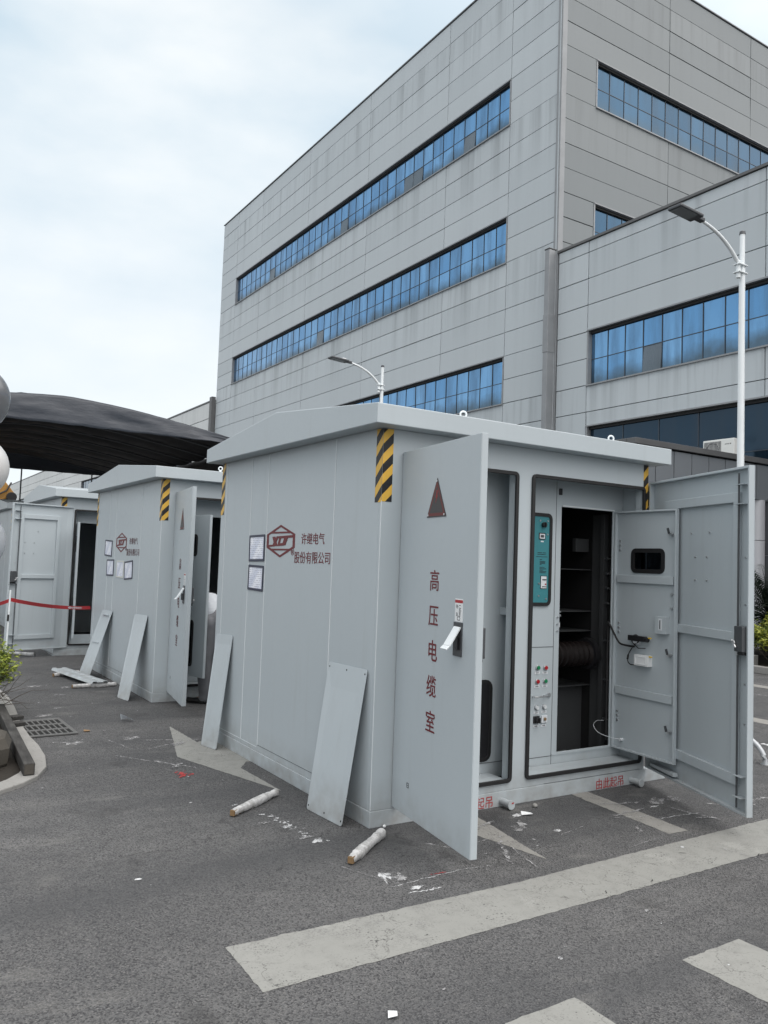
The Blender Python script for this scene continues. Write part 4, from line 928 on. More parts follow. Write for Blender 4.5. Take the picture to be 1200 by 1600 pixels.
for i in range(n - 1): fs += [(i, i + 1, n + i + 1, n + i), (n + i, n + i + 1, 3 * n + i + 1, 3 * n + i), (2 * n + i + 1, 2 * n + i, 3 * n + i, 3 * n + i + 1)]
b.add(vs, fs, KERBM); o = struct(b.build('kerb', None, .008)); 
b = MB(); b.add([(x, y_, .008) for x, y_ in inner] + [(-6, 7, .008), (-6, 1.2, .008)], [tuple(range(n + 2))], SOIL); struct(b.build('planter_bed', recalc=False))
# drain grate
r = empty('drain_grate', (-1.215, 3.65, .004), 'slotted iron drain grate beside the curved kerb on the left', 'drain grate', None, R_(1.5))
b = MB(); hs = []
for i in range(8):
    for j in range(3): hs.append((-.188 + i * .048, -.188 + i * .048 + .033, -.33 + j * .225, -.33 + j * .225 + .18))
b.plate([-.215, .215], [-.375, .375], hs, lambda u, v, w: (u, v, w), .012, IRON); b.build('bars', r, .002)
b = MB(); b.add([(-.21, -.37, .0015), (.21, -.37, .0015), (.21, .37, .0015), (-.21, .37, .0015)], [(0, 1, 2, 3)], HOLE); b.build('drain_pit', r, recalc=False)
# timber beam
r = empty('timber_beam', (-1.607, 1.93, .031), 'dark weathered square timber lying along the curved kerb', 'timber beam', None, math.atan2(.105, -2.25) - math.pi / 2 + math.pi)
r.rotation_euler = (0, 0, -math.atan2(.107, 2.25))
b = MB(); b.box(-.038, .038, 0, 2.45, 0, .085, TIMBER); b.build('timber', r, .007)
b = MB(); b.box(-.03, .03, -.0012, -.0002, .008, .077, STONE); b.build('cut_end', r)
for y_, xx in ((3.25, -1.555), (3.55, -1.50)):
    b = MB(); b.box(-.055, .055, -.05, .05, 0, .035, TIMBER); o = b.build('timber_offcut', None, .006); o.location = (xx + .125 if y_ < 3.4 else xx + .10, y_ + .45, .031); o.rotation_euler = (0, 0, .3)
    tag(o, 'short dark timber offcut on the kerb, %s the drain grate' % ('beside the far left corner of' if y_ > 3.4 else 'touching the left rim of'), 'timber offcut', 'timber offcuts by the drain')
# stone pedestal
r = empty('stone_block', (-1.99, 2.55, .008), 'weathered brown-grey stone block cut off by the left edge of the picture', 'stone block', None, .2)
b = MB(); K = 8; rings = [(.36, 0), (.37, .13), (.33, .20), (.30, .215)]
vs = [(q * math.cos(2 * math.pi * i / K), q * math.sin(2 * math.pi * i / K), z) for q, z in rings for i in range(K)]
b.add(vs, [(a * K + i, a * K + (i + 1) % K, (a + 1) * K + (i + 1) % K, (a + 1) * K + i) for a in range(3) for i in range(K)] + [tuple(range(K)), tuple(range(3 * K, 4 * K))], STONE); b.build('block', r, .02)

# ---------------------------------------------------------------- plants
def leaf(mb, p, d, up, L_, w, m, fold=.3):
    d = Vector(d).normalized(); s_ = d.cross(Vector(up)); 
    if s_.length < .01: s_ = Vector((1, 0, 0))
    s_.normalize(); n = s_.cross(d); p = Vector(p)
    mb.add([p, p + d * L_ * .45 + s_ * w * .5 + n * w * fold, p + d * L_ * .45, p + d * L_ * .45 - s_ * w * .5 + n * w * fold, p + d * L_ - n * L_ * .12], [(0, 1, 2), (0, 2, 3), (1, 4, 2), (2, 4, 3)], m)
def shrub(c, rx, ry, z0, z1, nstem, nleaf, ll, mats, seed, label, cat='shrub', name='shrub', group=None, bare=0, lean=(0, 0)):
    rnd = random.Random(seed); r = empty(name, (c[0], c[1], c[2]), label, cat, group)
    st, lf = MB(), MB()
    for i in range(nstem):
        a = rnd.uniform(0, 2 * math.pi); q = math.sqrt(rnd.random())
        top = Vector((rx * q * math.cos(a) + lean[0], ry * q * math.sin(a) + lean[1], z0 + (z1 - z0) * (1 - .55 * q * q) * rnd.uniform(.75, 1.08)))
        base = Vector((top.x * .25, top.y * .25, 0)); mid = base.lerp(top, .5) + Vector((rnd.uniform(-.06, .06), rnd.uniform(-.06, .06), .05))
        st.tube([base, mid, top], .006, TWIG, 5, False, [.009, .006, .003])
        for k in range(nleaf):
            t = 1 - .62 * rnd.random() ** 1.5
            p = mid.lerp(top, (t - .38) / .62) + Vector((rnd.gauss(0, rx * .09), rnd.gauss(0, ry * .09), rnd.gauss(0, .03)))
            dr = Vector((rnd.gauss(0, 1), rnd.gauss(0, 1), rnd.uniform(-.1, .9)))
            leaf(lf, p, dr, (rnd.gauss(0, .3), rnd.gauss(0, .3), 1), ll * rnd.uniform(.6, 1.2), ll * rnd.uniform(.35, .5), mats[0] if rnd.random() < .45 + .5 * (t - .4) else mats[1])
    for i in range(bare):
        a = rnd.uniform(0, 2 * math.pi); p = Vector((rnd.uniform(-.2, .2), rnd.uniform(-.2, .2), rnd.uniform(.02, .15))); pts = [p]
        dr = Vector((math.cos(a), math.sin(a), rnd.uniform(-.05, .5)))
        for k in range(4): p = p + dr * rnd.uniform(.08, .15); dr = (dr + Vector((rnd.gauss(0, .4), rnd.gauss(0, .4), rnd.gauss(-.1, .25)))).normalized(); pts.append(p)
        st.tube(pts, .003, TWIG, 4, False, [.005, .004, .003, .002, .0015])
    st.build('stems', r, 0, True); lf.build('foliage', r, recalc=False)
    return r
shrub((-1.72, 4.55, .01), .42, .62, .18, .78, 46, 62, .062, (LEAF1, LEAF2), 21, 'yellow-green leafy shrub over bare twigs at the left kerb', 'shrub', 'shrub', None, 46)

# ================================================================ BALLOONS at left edge
def balloon(c, R, m, label, mark=False):
    r = empty('balloon', c, label, 'balloon', 'round balloons at the left edge')
    b = MB(); b.ball((0, 0, 0), R, m, 40, 24, (1, 1, 1.02)); b.tube([(0, 0, -R * 1.0), (0, 0, -R * 1.04), (0, 0, -R * 1.09)], .01, m, 10, True, [.012, .006, .016]); b.build('envelope', r, 0, True)
    if mark:   # pale printed mark seen edge-on
        d0 = Vector((.7, -.68, -.09)).normalized(); d0 = Vector((-.2, -1, -.05)).normalized()
        u = Vector((0, 0, 1)).cross(d0).normalized(); v = d0.cross(u)
    return r
balloon((-2.308, -.327, 2.249), .146, BALG, 'dull silver-grey balloon, topmost of the three at the left edge')
balloon((-2.283, -.329, 1.950), .134, BALW, 'white balloon, middle one of the three at the left edge')
balloon((-2.276, -.330, 1.629), .132, BALM, 'pale silver balloon, lowest of the three at the left edge')

# ================================================================ BARRIER TAPE
r = empty('barrier_post', (-1.15, 6.70, 0), 'thin white post holding the red ribbon beside the shrub', 'barrier post')
b = MB(); b.cyl((0, 0, .03), (.01, .01, 1.10), .010, WHITEP, 10); b.build('shaft', r, 0, True)
b = MB(); b.tube([(0, 0, 0), (0, 0, .02), (0, 0, .05)], .1, BLACK, 16, True, [.12, .11, .02]); b.build('foot', r, 0, True)
b = MB(); b.cyl((.0, .0, .72), (.002, .002, .80), .0125, BLACK, 10); b.build('grip', r, 0, True)
def ribbon(a, b_, sag, w, n=18):
    a, b_ = Vector(a), Vector(b_); vs = []
    for i in range(n + 1):
        t = i / n; p = a.lerp(b_, t) - Vector((0, 0, sag * 4 * t * (1 - t))); tw = .25 * math.sin(t * 5)
        vs += [p + Vector((tw * .02, -tw * .02, w / 2)), p - Vector((tw * .02, -tw * .02, w / 2))]
    return vs, [(2 * i, 2 * i + 1, 2 * i + 3, 2 * i + 2) for i in range(n)]
b = MB(); vs, fs = ribbon((-1.14, 6.71, .985), (.03, 7.62, .825), .035, .046); b.add(vs, fs, TAPER)
for k in range(16):
    t = .70 + k * .013; p = Vector((-1.14, 6.71, .985)).lerp(Vector((.03, 7.62, .825)), t) - Vector((0, 0, .035 * 4 * t * (1 - t)))
    if random.random() < .85: b.obox(p + Vector((.0026, -.0034, 0)), (1.17, .91, -.05), (0, 0, 1), (.91, -1.17, 0), .006, .014 * random.uniform(.5, 1), .0004, PLATE)
o = b.build('barrier_tape', recalc=False); tag(o, 'long red barrier ribbon stretched from the white post to the second cabinet', 'barrier tape', 'red barrier ribbons')
b = MB(); vs, fs = ribbon((-1.155, 6.69, .97), (-2.3, 5.6, 1.0), .10, .046); b.add(vs, fs, TAPER); o = b.build('barrier_tape', recalc=False); o.modifiers.new('s', 'SOLIDIFY').thickness = .0008
tag(o, 'short end of red barrier ribbon running left from the white post out of the picture', 'barrier tape', 'red barrier ribbons')

# ================================================================ PERSON bending at the second cabinet
P = empty('person', (.635, 4.27, 0), 'worker in white shirt and grey trousers bending into the second cabinet', 'person', None, R_(-48))
def fused(name, chains, m, vox):
    """limbs and trunk as tapered tubes fused into one continuous skin"""
    b = MB()
    for ch_ in chains:
        b.tube([c[:3] for c in ch_], .1, m, 14, True, [c[3] for c in ch_])
        for c in (ch_[0], ch_[-1]): b.ball(c[:3], c[3] * .98, m, 14, 8)
    o = b.build(name, P, 0, True); rm = o.modifiers.new('fuse', 'REMESH'); rm.mode = 'VOXEL'; rm.voxel_size = vox; rm.use_smooth_shade = True
    sm_ = o.modifiers.new('smooth', 'SMOOTH'); sm_.factor = .5; sm_.iterations = 4
    return o
hip = [(.02, 0, .90, .135), (-.06, .05, .97, .14), (-.20, .15, 1.03, .15), (-.34, .25, 1.03, .15), (-.42, .31, 1.02, .10)]
legs = [[(.08, .07, .88, .09), (.13, .05, .50, .062), (.12, .06, .38, .06), (.10, .10, .09, .04)], [(-.05, -.07, .88, .09), (-.10, -.08, .48, .062), (-.11, -.06, .36, .06), (-.12, -.02, .09, .04)]]
arms = [[(-.30, .42, 1.0, .055), (-.40, .50, .78, .042), (-.55, .54, .62, .030)], [(-.44, .12, 1.0, .055), (-.52, .14, .76, .042), (-.62, .26, .60, .030)]]
neck = [(-.40, .30, 1.02, .07), (-.48, .36, 1.0, .055)]
head = [(-.53, .40, .99, .085), (-.60, .45, .955, .082), (-.62, .46, .92, .06)]
fingers = []
for e in ((-.55, .54, .62), (-.62, .26, .60)):
    e = Vector(e); pal = e + Vector((-.05, .03, -.06)); fingers.append([(*e, .028), (*pal, .034)])
    for f_ in range(4):
        o1 = pal + Vector((-.028 + .018 * f_, .02 - .014 * f_, -.03)); o2 = o1 + Vector((-.02, .01, -.035)); fingers.append([(*pal, .014), (*o1, .0095), (*o2, .0085), (*(o2 + Vector((.006, .004, -.025))), .0075)])
    fingers.append([(*pal, .014), (*(pal + Vector((.02, .035, -.01))), .011), (*(pal + Vector((.01, .05, -.035))), .009)])
fused('body', [hip, neck, head] + legs + [[(l[-1][0], l[-1][1], .08, .03), (l[-1][0] - .10, l[-1][1], .035, .018)] for l in legs] + arms + fingers, SKIN, .008)
fused('trousers', [[(c[0], c[1], c[2], c[3] + .018) for c in hip[:2]]] + [[(c[0] + random.uniform(-.008, .008), c[1], c[2], c[3] + (.024 if i else .018)) for i, c in enumerate(l)] + [(l[-1][0], l[-1][1], .07, .066)] for l in legs], TROUS, .012)
fused('shirt', [[(-.04, .03, .945, .165)] + [(c[0], c[1], c[2], c[3] + .022) for c in hip[1:]]] + [[(c[0], c[1], c[2], c[3] + .02) for c in a] [:2] + [(a[1][0] * .35 + a[2][0] * .65, a[1][1] * .35 + a[2][1] * .65, a[1][2] * .35 + a[2][2] * .65, .052)] for a in arms], SHIRT, .012)
fused('hair', [[(-.50, .38, 1.035, .075), (-.56, .42, 1.03, .08), (-.61, .45, 1.0, .06)]], HAIR, .012)
for (x, y_) in ((.07, .07), (-.16, -.02)):
    b = MB(); K = 9; vs = []
    for i in range(K + 1):
        t = i / K; w_ = .045 + .012 * math.sin(t * 3.1); h = .085 - .05 * min(1, t * 1.6)
        for j in range(10):
            q = math.pi * 2 * j / 10; vs.append((x + .06 - .28 * t, y_ + w_ * math.cos(q), max(0.002, .03 + h * .6 * math.sin(q))))
    b.add(vs, [(i * 10 + j, i * 10 + (j + 1) % 10, (i + 1) * 10 + (j + 1) % 10, (i + 1) * 10 + j) for i in range(K) for j in range(10)] + [tuple(range(10)), tuple(range(K * 10, K * 10 + 10))], SHOE); b.build('shoe', P, 0, True)

# ================================================================ TARPAULIN TENT
r = empty('tarpaulin_tent', (.4, 12.3, 0), 'black arched tarpaulin awning over the far cabinets on the left', 'tarpaulin tent')
TX0, TX1, TZ, RISE, TY0, TY1 = -3.6, 3.85, 4.07, .53, 0.0, 9.95
def arch(x): t = (x - .0) / 3.9; return TZ + RISE * max(0, 1 - abs(t) ** 1.5)
NX, NY = 40, 40; b = MB(); vs = []
rnd = random.Random(4)
for j in range(NY + 1):
    y_ = TY0 + (TY1 - TY0) * j / NY; hoop = abs(math.sin(j / NY * math.pi * 8))
    for i in range(NX + 1):
        x = TX0 + (TX1 - TX0) * i / NX
        z = arch(x) - .10 * hoop * (.4 + .6 * math.cos(min(1, abs(x / 3.9)) * 1.5)) + rnd.gauss(0, .012)
        if i in (0, NX): z -= .02
        vs.append((x, y_, z))
b.add(vs, [(j * (NX + 1) + i, j * (NX + 1) + i + 1, (j + 1) * (NX + 1) + i + 1, (j + 1) * (NX + 1) + i) for j in range(NY) for i in range(NX)], TARPT)
# lining underneath
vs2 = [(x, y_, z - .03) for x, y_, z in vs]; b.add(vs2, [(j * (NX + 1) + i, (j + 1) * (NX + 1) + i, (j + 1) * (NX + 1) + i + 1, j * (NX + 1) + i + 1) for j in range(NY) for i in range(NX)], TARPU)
b.build('roof_sheet', r, 0, True, recalc=False)
for y_, nm in ((TY0 - .02, 'front_gable'), (TY1 + .02, 'rear_gable')):
    b = MB(); vs = []; H = 10
    for i in range(NX + 1):
        x = TX0 + (TX1 - TX0) * i / NX; a_ = arch(x) + .015
        bt = TZ - .015 - .012 * abs(math.sin(i * .9))
        for k in range(H + 1):
            t = k / H; z = bt + (a_ - bt) * t
            vs.append((x, y_ + (.10 * (1 - t) * (-1 if y_ < 1 else 1)) + .030 * math.sin(i * 1.7 + t * 5 + math.sin(i * .6) * 3) * (1 - abs(t - .4)) + rnd.gauss(0, .006), z))
    b.add(vs, [(i * (H + 1) + k, (i + 1) * (H + 1) + k, (i + 1) * (H + 1) + k + 1, i * (H + 1) + k + 1) for i in range(NX) for k in range(H)], TARPT)
    o = b.build(nm, r, 0, True, recalc=False); o.modifiers.new('s', 'SOLIDIFY').thickness = .012
b = MB(); vs = []
for j in range(41):
    y_ = TY0 + (TY1 - TY0) * j / 40; bot = 3.12 + .05 * math.sin(j * 1.3)
    for k in range(7): t = k / 6; vs.append((TX1 + .03 + .05 * math.sin(j * 1.9) * (1 - t), y_, bot + (arch(TX1) - .06 - bot) * t))
b.add(vs, [(j * 7 + k, (j + 1) * 7 + k, (j + 1) * 7 + k + 1, j * 7 + k + 1) for j in range(40) for k in range(6)], TARPU); o = b.build('side_curtain', r, 0, True, recalc=False); o.modifiers.new('s', 'SOLIDIFY').thickness = .01
for (x, y_) in ((3.84, 0), (-3.6, 0), (2.75, 9.95), (.70, 9.95), (-3.6, 9.95)):
    b = MB(); b.cyl((x, y_, 0), (x, y_, TZ + .02), .022, DGREY, 8); b.build('leg', r, 0, True)
b = MB()
for k in range(9):
    y_ = TY0 + (TY1 - TY0) * k / 8; b.tube([(TX0 + (TX1 - TX0) * i / 16, y_, arch(TX0 + (TX1 - TX0) * i / 16) - .07) for i in range(17)], .02, DGREY, 6)
b.build('hoops', r, 0, True)

# ================================================================ STREET LAMPS
def lamp(x, y_, label):
    r = empty('street_lamp', (x, y_, 0), label, 'street lamp', 'white street lamps with curved arms')
    b = MB(); b.tube([(0, 0, .28), (0, 0, 7.02)], .06, WHITEP, 16, True, [.068, .052]); b.cyl((.0, 0, 7.02), (0, 0, 7.66), .045, WHITEP, 14); b.build('pole', r, 0, True)
    b = MB(); b.tube([(0, 0, 7.64), (0, 0, 7.69), (0, 0, 7.71)], .05, DGREY, 14, True, [.055, .05, .02]); b.build('cap', r, 0, True)
    b = MB(); b.box(-.22, .22, -.22, .22, 0, .26, KERBM); b.box(-.17, .17, -.17, .17, .26, .28, WHITEP); b.build('base', r, .01)
    b = MB(); b.cyl((-.11, 0, 6.83), (-.11, 0, 7.14), .04, WHITEP, 12)
    for z in (6.92, 7.06): b.box(-.17, .07, -.07, .07, z, z + .02, WHITEP)
    b.build('clamp', r, .004, True)
    b = MB(); pts = []
    for k in range(13):
        t = k / 12; p = (1 - t) ** 2 * Vector((-.11, 0, 7.08)) + 2 * t * (1 - t) * Vector((-.50, .0, 7.52)) + t * t * Vector((-1.20, 0, 7.60)); pts.append(p)
    b.tube(pts, .03, WHITEP, 10, True, [.036 - .010 * k / 12 for k in range(13)]); b.build('arm', r, 0, True)
    b = MB(); c = Vector((-1.56, 0, 7.625)); ax = Vector((1, 0, -.06)); up = Vector((.06, 0, 1))
    b.obox(c, ax, (0, 1, 0), up, .30, .135, .028, DGREY); b.obox(c + Vector((.36, 0, -.02)), ax, (0, 1, 0), up, .09, .05, .035, DGREY); b.obox(c + Vector((.17, 0, .045)), ax, (0, 1, 0), up, .06, .06, .02, STEEL)
    h = b.build('lamp_head', r, .015)
    b = MB(); b.obox(c + Vector((-.05, 0, -.030)), ax, (0, 1, 0), up, .215, .11, .004, LENS); b.build('lens', h)
    return r
lamp(10.06, 4.30, 'nearer street lamp, tall white pole before the right-hand wing of the factory')
lamp(10.40, 16.76, 'farther street lamp, only its arm and pole tip above the nearest cabinet roof')

# ================================================================ FACTORY
XB, YB = 19.243, 18.371
def clad(mb, tr, us, zs, holes, m, gap=.030, th=.06, jm=JOINT):
    """panel boxes on a grid minus holes; tr(u, z, w) with w outward"""
    for i in range(len(us) - 1):
        for j in range(len(zs) - 1):
            cells = [(us[i], us[i + 1], zs[j], zs[j + 1])]
            for h in holes:
                nc = []
                for c in cells:
                    u0, u1, z0, z1 = c
                    a0, a1, b0, b1 = max(u0, h[0]), min(u1, h[1]), max(z0, h[2]), min(z1, h[3])
                    if a0 >= a1 - 1e-6 or b0 >= b1 - 1e-6: nc.append(c); continue
                    if u0 < a0: nc.append((u0, a0, z0, z1))
                    if a1 < u1: nc.append((a1, u1, z0, z1))
                    if z0 < b0: nc.append((a0, a1, z0, b0))
                    if b1 < z1: nc.append((a0, a1, b1, z1))
                cells = nc
            for u0, u1, z0, z1 in cells:
                g_ = gap / 2
                if u1 - u0 < .05 or z1 - z0 < .05: continue
                e = random.uniform(-.004, .004); tl = random.uniform(-.006, .006)
                V = [tr(u, z, w + (e + tl * (1 if z == z1 - g_ else -1) if w else 0)) for w in (-.22, th) for z in (z0 + g_, z1 - g_) for u in (u0 + g_, u1 - g_)]
                mb.add(V, [(0, 2, 3, 1), (4, 5, 7, 6), (0, 1, 5, 4), (2, 6, 7, 3), (0, 4, 6, 2), (1, 3, 7, 5)], m)
def window(parent, tr, u0, u1, z0, z1, pw, gm, rec=.10, odd=.05, om=GL_O, sgn=1):
    f = MB()
    def bx(mb, a0, a1, b0, b1, w0, w1, m): mb.add([tr(u, z, w) for w in (w0, w1) for z in (b0, b1) for u in (a0, a1)], [(0, 2, 3, 1), (4, 5, 7, 6), (0, 1, 5, 4), (2, 6, 7, 3), (0, 4, 6, 2), (1, 3, 7, 5)], m)
    fw = .07
    bx(f, u0, u1, z1 - .03, z1 + .02, -.18, .10, TRIM); bx(f, u0, u1, z0 - .05, z0, -.18, .13, TRIM)
    bx(f, u0 - .0, u0 + fw, z0, z1 - .03, -.18, .075, TRIM); bx(f, u1 - fw, u1, z0, z1 - .03, -.18, .075, TRIM)
    bx(f, u0 + fw, u1 - fw, z1 - .13, z1 - .03, -.18, -.02, REVEAL_SHADE)  # black strip paints the shadow under the window head
    w = f.build('window', parent)
    n = max(1, round((u1 - u0 - 2 * fw) / pw)); step = (u1 - u0 - 2 * fw) / n; zm = z0 + (z1 - .13 - z0) * .5
    m = MB()
    for i in range(1, n): bx(m, u0 + fw + i * step - .013, u0 + fw + i * step + .013, z0, z1 - .13, -.14, -rec + .02, MULL)
    bx(m, u0 + fw, u1 - fw, zm - .013, zm + .013, -.14, -rec + .014, MULL)
    m.build('mullions', w)
    p = MB()
    for i in range(n):
        for (a, b_) in ((z0, zm - .016), (zm + .016, z1 - .13)):
            q0, q1 = u0 + fw + i * step + .018, u0 + fw + (i + 1) * step - .018
            low = a == z0; isodd = low and random.random() < odd
            e = [random.gauss(0, .0022) for _ in range(2)]; o_ = (.05 if isodd else 0)
            p.add([tr(q0, a, -rec + e[0] + o_), tr(q1, a, -rec - e[0] + e[1] + o_), tr(q1, b_, -rec - e[1]), tr(q0, b_, -rec + e[0] * .5)], [(0, 1, 2), (0, 2, 3)] if False else [(0, 1, 2, 3)], om if isodd else gm)
    p.build('panes', w, recalc=False)
    return w

# --- main block
main = empty('factory_building', (XB, YB, 0), 'tall pale grey panelled factory block with three long bands of blue windows', 'building')
def off(o_): o_.location = (-XB, -YB, 0); return o_
TL = lambda u, z, w: (XB - w, u, z)            # face looking -X, u = y
TR = lambda u, z, w: (u, YB - w, z)            # face looking -Y, u = x
zs = [0, .38] + [k + .38 for k in range(1, 28)]
L_holes = [(21.33, 52.0, z, z + 2.0) for z in (8.38, 14.38, 20.38)]
R_holes = [(21.1, 52.0, z, z + 2.0) for z in (14.38, 20.38)]
def place(o_, parent):      # geometry is written in world coordinates: shift it to the parent's frame
    o_.location = -Vector(parent.location); return o_
b = MB(); b.box(XB + .25, 62, YB + .25, 55.0, 0, 27.36, JOINT); place(b.build('core', main), main)
b = MB(); clad(b, TL, [YB + .16, 21.33, 25.85, 33.07, 40.30, 47.52, 52.0, 54.98], zs, L_holes, CLAD); place(b.build('wall', main), main)
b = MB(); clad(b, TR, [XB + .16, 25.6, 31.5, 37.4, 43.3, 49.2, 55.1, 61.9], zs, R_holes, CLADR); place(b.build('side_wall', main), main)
b = MB(); b.box(XB - .10, XB + .155, YB - .10, YB + .155, 0, 27.42, TRIM); b.box(XB - .115, XB - .101, YB - .03, YB + .03, 0, 27.40, CLAD); place(b.build('corner_trim', main, .02), main)
b = MB(); b.box(XB - .11, XB + .25, YB - .11, 55.06, 27.425, 27.47, TRIM); b.box(XB + .255, 62, YB - .11, YB + .25, 27.425, 27.47, TRIM); place(b.build('parapet_cap', main), main)
for h in L_holes: place(window(main, TL, *h, .822, GL_B, odd=.05), main)
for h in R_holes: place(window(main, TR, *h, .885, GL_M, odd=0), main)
b = MB(); b.box(XB - .46, XB - .07, YB - .02, YB + .23, .0, 13.95, TRIM); b.box(XB - .48, XB - .07, YB - .04, YB + .25, 13.95, 14.0, TRIMD)
b.box(XB - .475, XB - .07, YB - .035, YB + .245, 9.9, 11.4, TRIM); place(b.build('downpipe', main, .02), main)
b = MB(); b.box(XB - .40, XB - .07, 55.0, 55.5, 0, 13.9, TRIMD); place(b.build('downpipe', main, .02), main)

# --- right wing
wing = empty('factory_wing', (XB, 0, 0), 'lower factory wing on the right with a blue window band and a dark glazed band', 'building')
b = MB(); b.box(XB + .25, 46, -40, YB + .02, 0, 13.80, JOINT); place(b.build('core', wing), wing)
wh = [(-34.0, 16.68, 8.38, 10.42), (-34.0, 16.66, 3.9, 6.86)]
wu = [-40, -34, -25.5, -18.5, -11.4, -4.4, 2.64, 9.65, 16.68, YB - .14]
b = MB(); clad(b, TL, wu, [0, 1.38, 2.38, 3.38, 4.38, 5.38, 6.38, 7.38, 8.38, 9.38, 10.38, 11.38, 12.38, 13.38, 13.80], wh, CLAD); place(b.build('wall', wing), wing)
b = MB(); b.box(XB - .12, XB + .3, -40, YB - .12, 13.81, 13.90, TRIMD); place(b.build('parapet_cap', wing), wing)
place(window(wing, TL, *wh[0], .79, GL_B, odd=.25), wing)
place(window(wing, TL, *wh[1], 1.55, GL_D, odd=.0), wing)
# --- far wing
fw_ = empty('far_factory_wing', (XB, 56, 0), 'pale low factory wing stretching away behind the black tarpaulin', 'building')
b = MB(); b.box(XB + .25, 50, 55.6, 260, 0, 13.68, JOINT); place(b.build('core', fw_), fw_)
fh = [(60, 101, 8.4, 10.4), (112, 250, 8.4, 10.4)]
b = MB(); clad(b, TL, [55.6 + 7.2 * k for k in range(29)], [0.4, 2.4, 4.4, 6.4, 8.4, 9.4, 10.4, 11.4, 12.4, 13.68], fh, CLADF, .05); place(b.build('wall', fw_), fw_)
b = MB(); b.box(XB - .1, XB + .3, 55.6, 260, 13.69, 13.80, TRIMD); place(b.build('parapet_cap', fw_), fw_)
for h in fh: place(window(fw_, TL, *h, 1.7, GL_M, odd=0), fw_)

# --- entrance canopy
can = empty('entrance_canopy', (13.46, 9.5, 0), 'slate grey panelled entrance canopy on round columns before the right wing', 'canopy')
b = MB(); b.box(.04, 5.70, .04, 7.6, 3.80, 4.80, JOINT); b.build('core', can)
b = MB(); TC = lambda u, z, w: (u, .0 - w + .04, z); clad(b, TC, [.0] + [.05 + .725 * k for k in range(1, 9)], [3.78, 4.80], [], CANOPY, .03, .04)
TC2 = lambda u, z, w: (.0 - w + .04, u, z); clad(b, TC2, [.04 + .72 * k for k in range(11)], [3.78, 4.80], [], CANOPY, .03, .04); b.build('fascia_panels', can)
b = MB(); b.box(-.06, 5.72, -.06, .24, 4.83, 4.985, TRIMD); b.box(-.06, .24, .245, 7.6, 4.83, 4.985, TRIMD); b.build('cap_trim', can, .01)
b = MB(); b.box(.245, 5.72, .245, 7.55, 4.801, 4.86, TRIMD); b.build('roof_deck', can)
for (x, y_) in ((5.44, .24), (.7, .62), (.7, 6.8)):
    b = MB(); b.cyl((x, y_, 0), (x, y_, 2.62), .26, COLM, 28); b.cyl((x, y_, 2.635), (x, y_, 3.79), .26, COLM, 28); b.build('column', can, .004, True)
b = MB(); b.box(-2, 5.66, 7.62, 7.9, 0, 3.78, STONEW); b.build('rear_wall', can)
b = MB(); b.box(5.705, 5.78, -20, 7.5, 0, 2.2, STONEW); b.box(5.705, 5.78, -20, 7.5, 2.215, 3.77, STONEW); b.build('plinth_wall', can)
# --- AC unit
ac = empty('air_conditioner', (17.93, 9.78, 4.865), 'white air conditioner outdoor unit standing on the canopy roof', 'air conditioner')
b = MB(); b.box(0, .34, 0, 1.02, .06, .66, ACW); b.build('casing', ac, .015)
b = MB(); b.box(-.006, -.001, .42, .97, .11, .60, DGREY); 
for k in range(12): b.box(-.014, -.007, .44 + k * .043, .448 + k * .043, .12, .59, ACW)
b.ring((-.010, .695, .355), (1, 0, 0), .20, .01, DGREY, 24, 6); b.build('fan_grille', ac)
b = MB(); b.box(-.003, -.0005, .10, .13, .49, .52, INK)
for k in range(5): b.box(-.003, -.0005, .155 + k * .03, .177 + k * .03, .492, .512, INK)
b.build('maker_mark', ac)
for y_ in (.15, .82): b = MB(); b.box(.02, .32, y_, y_ + .06, 0, .06, DGREY); b.build('foot', ac)

# ================================================================ PLANTING AT RIGHT
b = MB(); b.box(9.86, 10.0, -12, 16.0, 0, .12, KERBM); struct(b.build('kerb', None, .012))
b = MB(); b.add([(10.0, -12, .09), (13.3, -12, .09), (13.3, 16, .09), (10.0, 16, .09)], [(0, 1, 2, 3)], SOIL); struct(b.build('planter_bed', recalc=False))
hn = 0
HL = ['front', 'middle', 'rear']
for (x, y_, z1, ms, sd_, lb) in ((10.45, 3.75, .78, (LEAF4, LEAF2), 31, 'bright yellow-green hedge bush behind the open right-hand door, in front of the dark palm'),
                                 (10.5, 4.75, .80, (LEAF4, LEAF2), 32, 'yellow-green hedge bush hidden mostly by the right-hand door beside the lamp pole'),
                                 (10.5, 2.7, .80, (LEAF4, LEAF2), 33, 'yellow-green hedge bush at the right edge of the picture'),
                                 (11.2, 4.1, 1.02, (LEAF4, LEAF2), 34, 'taller yellow-green bush between the hedge and the dark palm')):
    shrub((x, y_, .09), .48, .58, .18, z1, 44, 60, .085, ms, sd_, lb, 'hedge bush', 'hedge_bush', 'yellow-green hedge bushes by the factory')
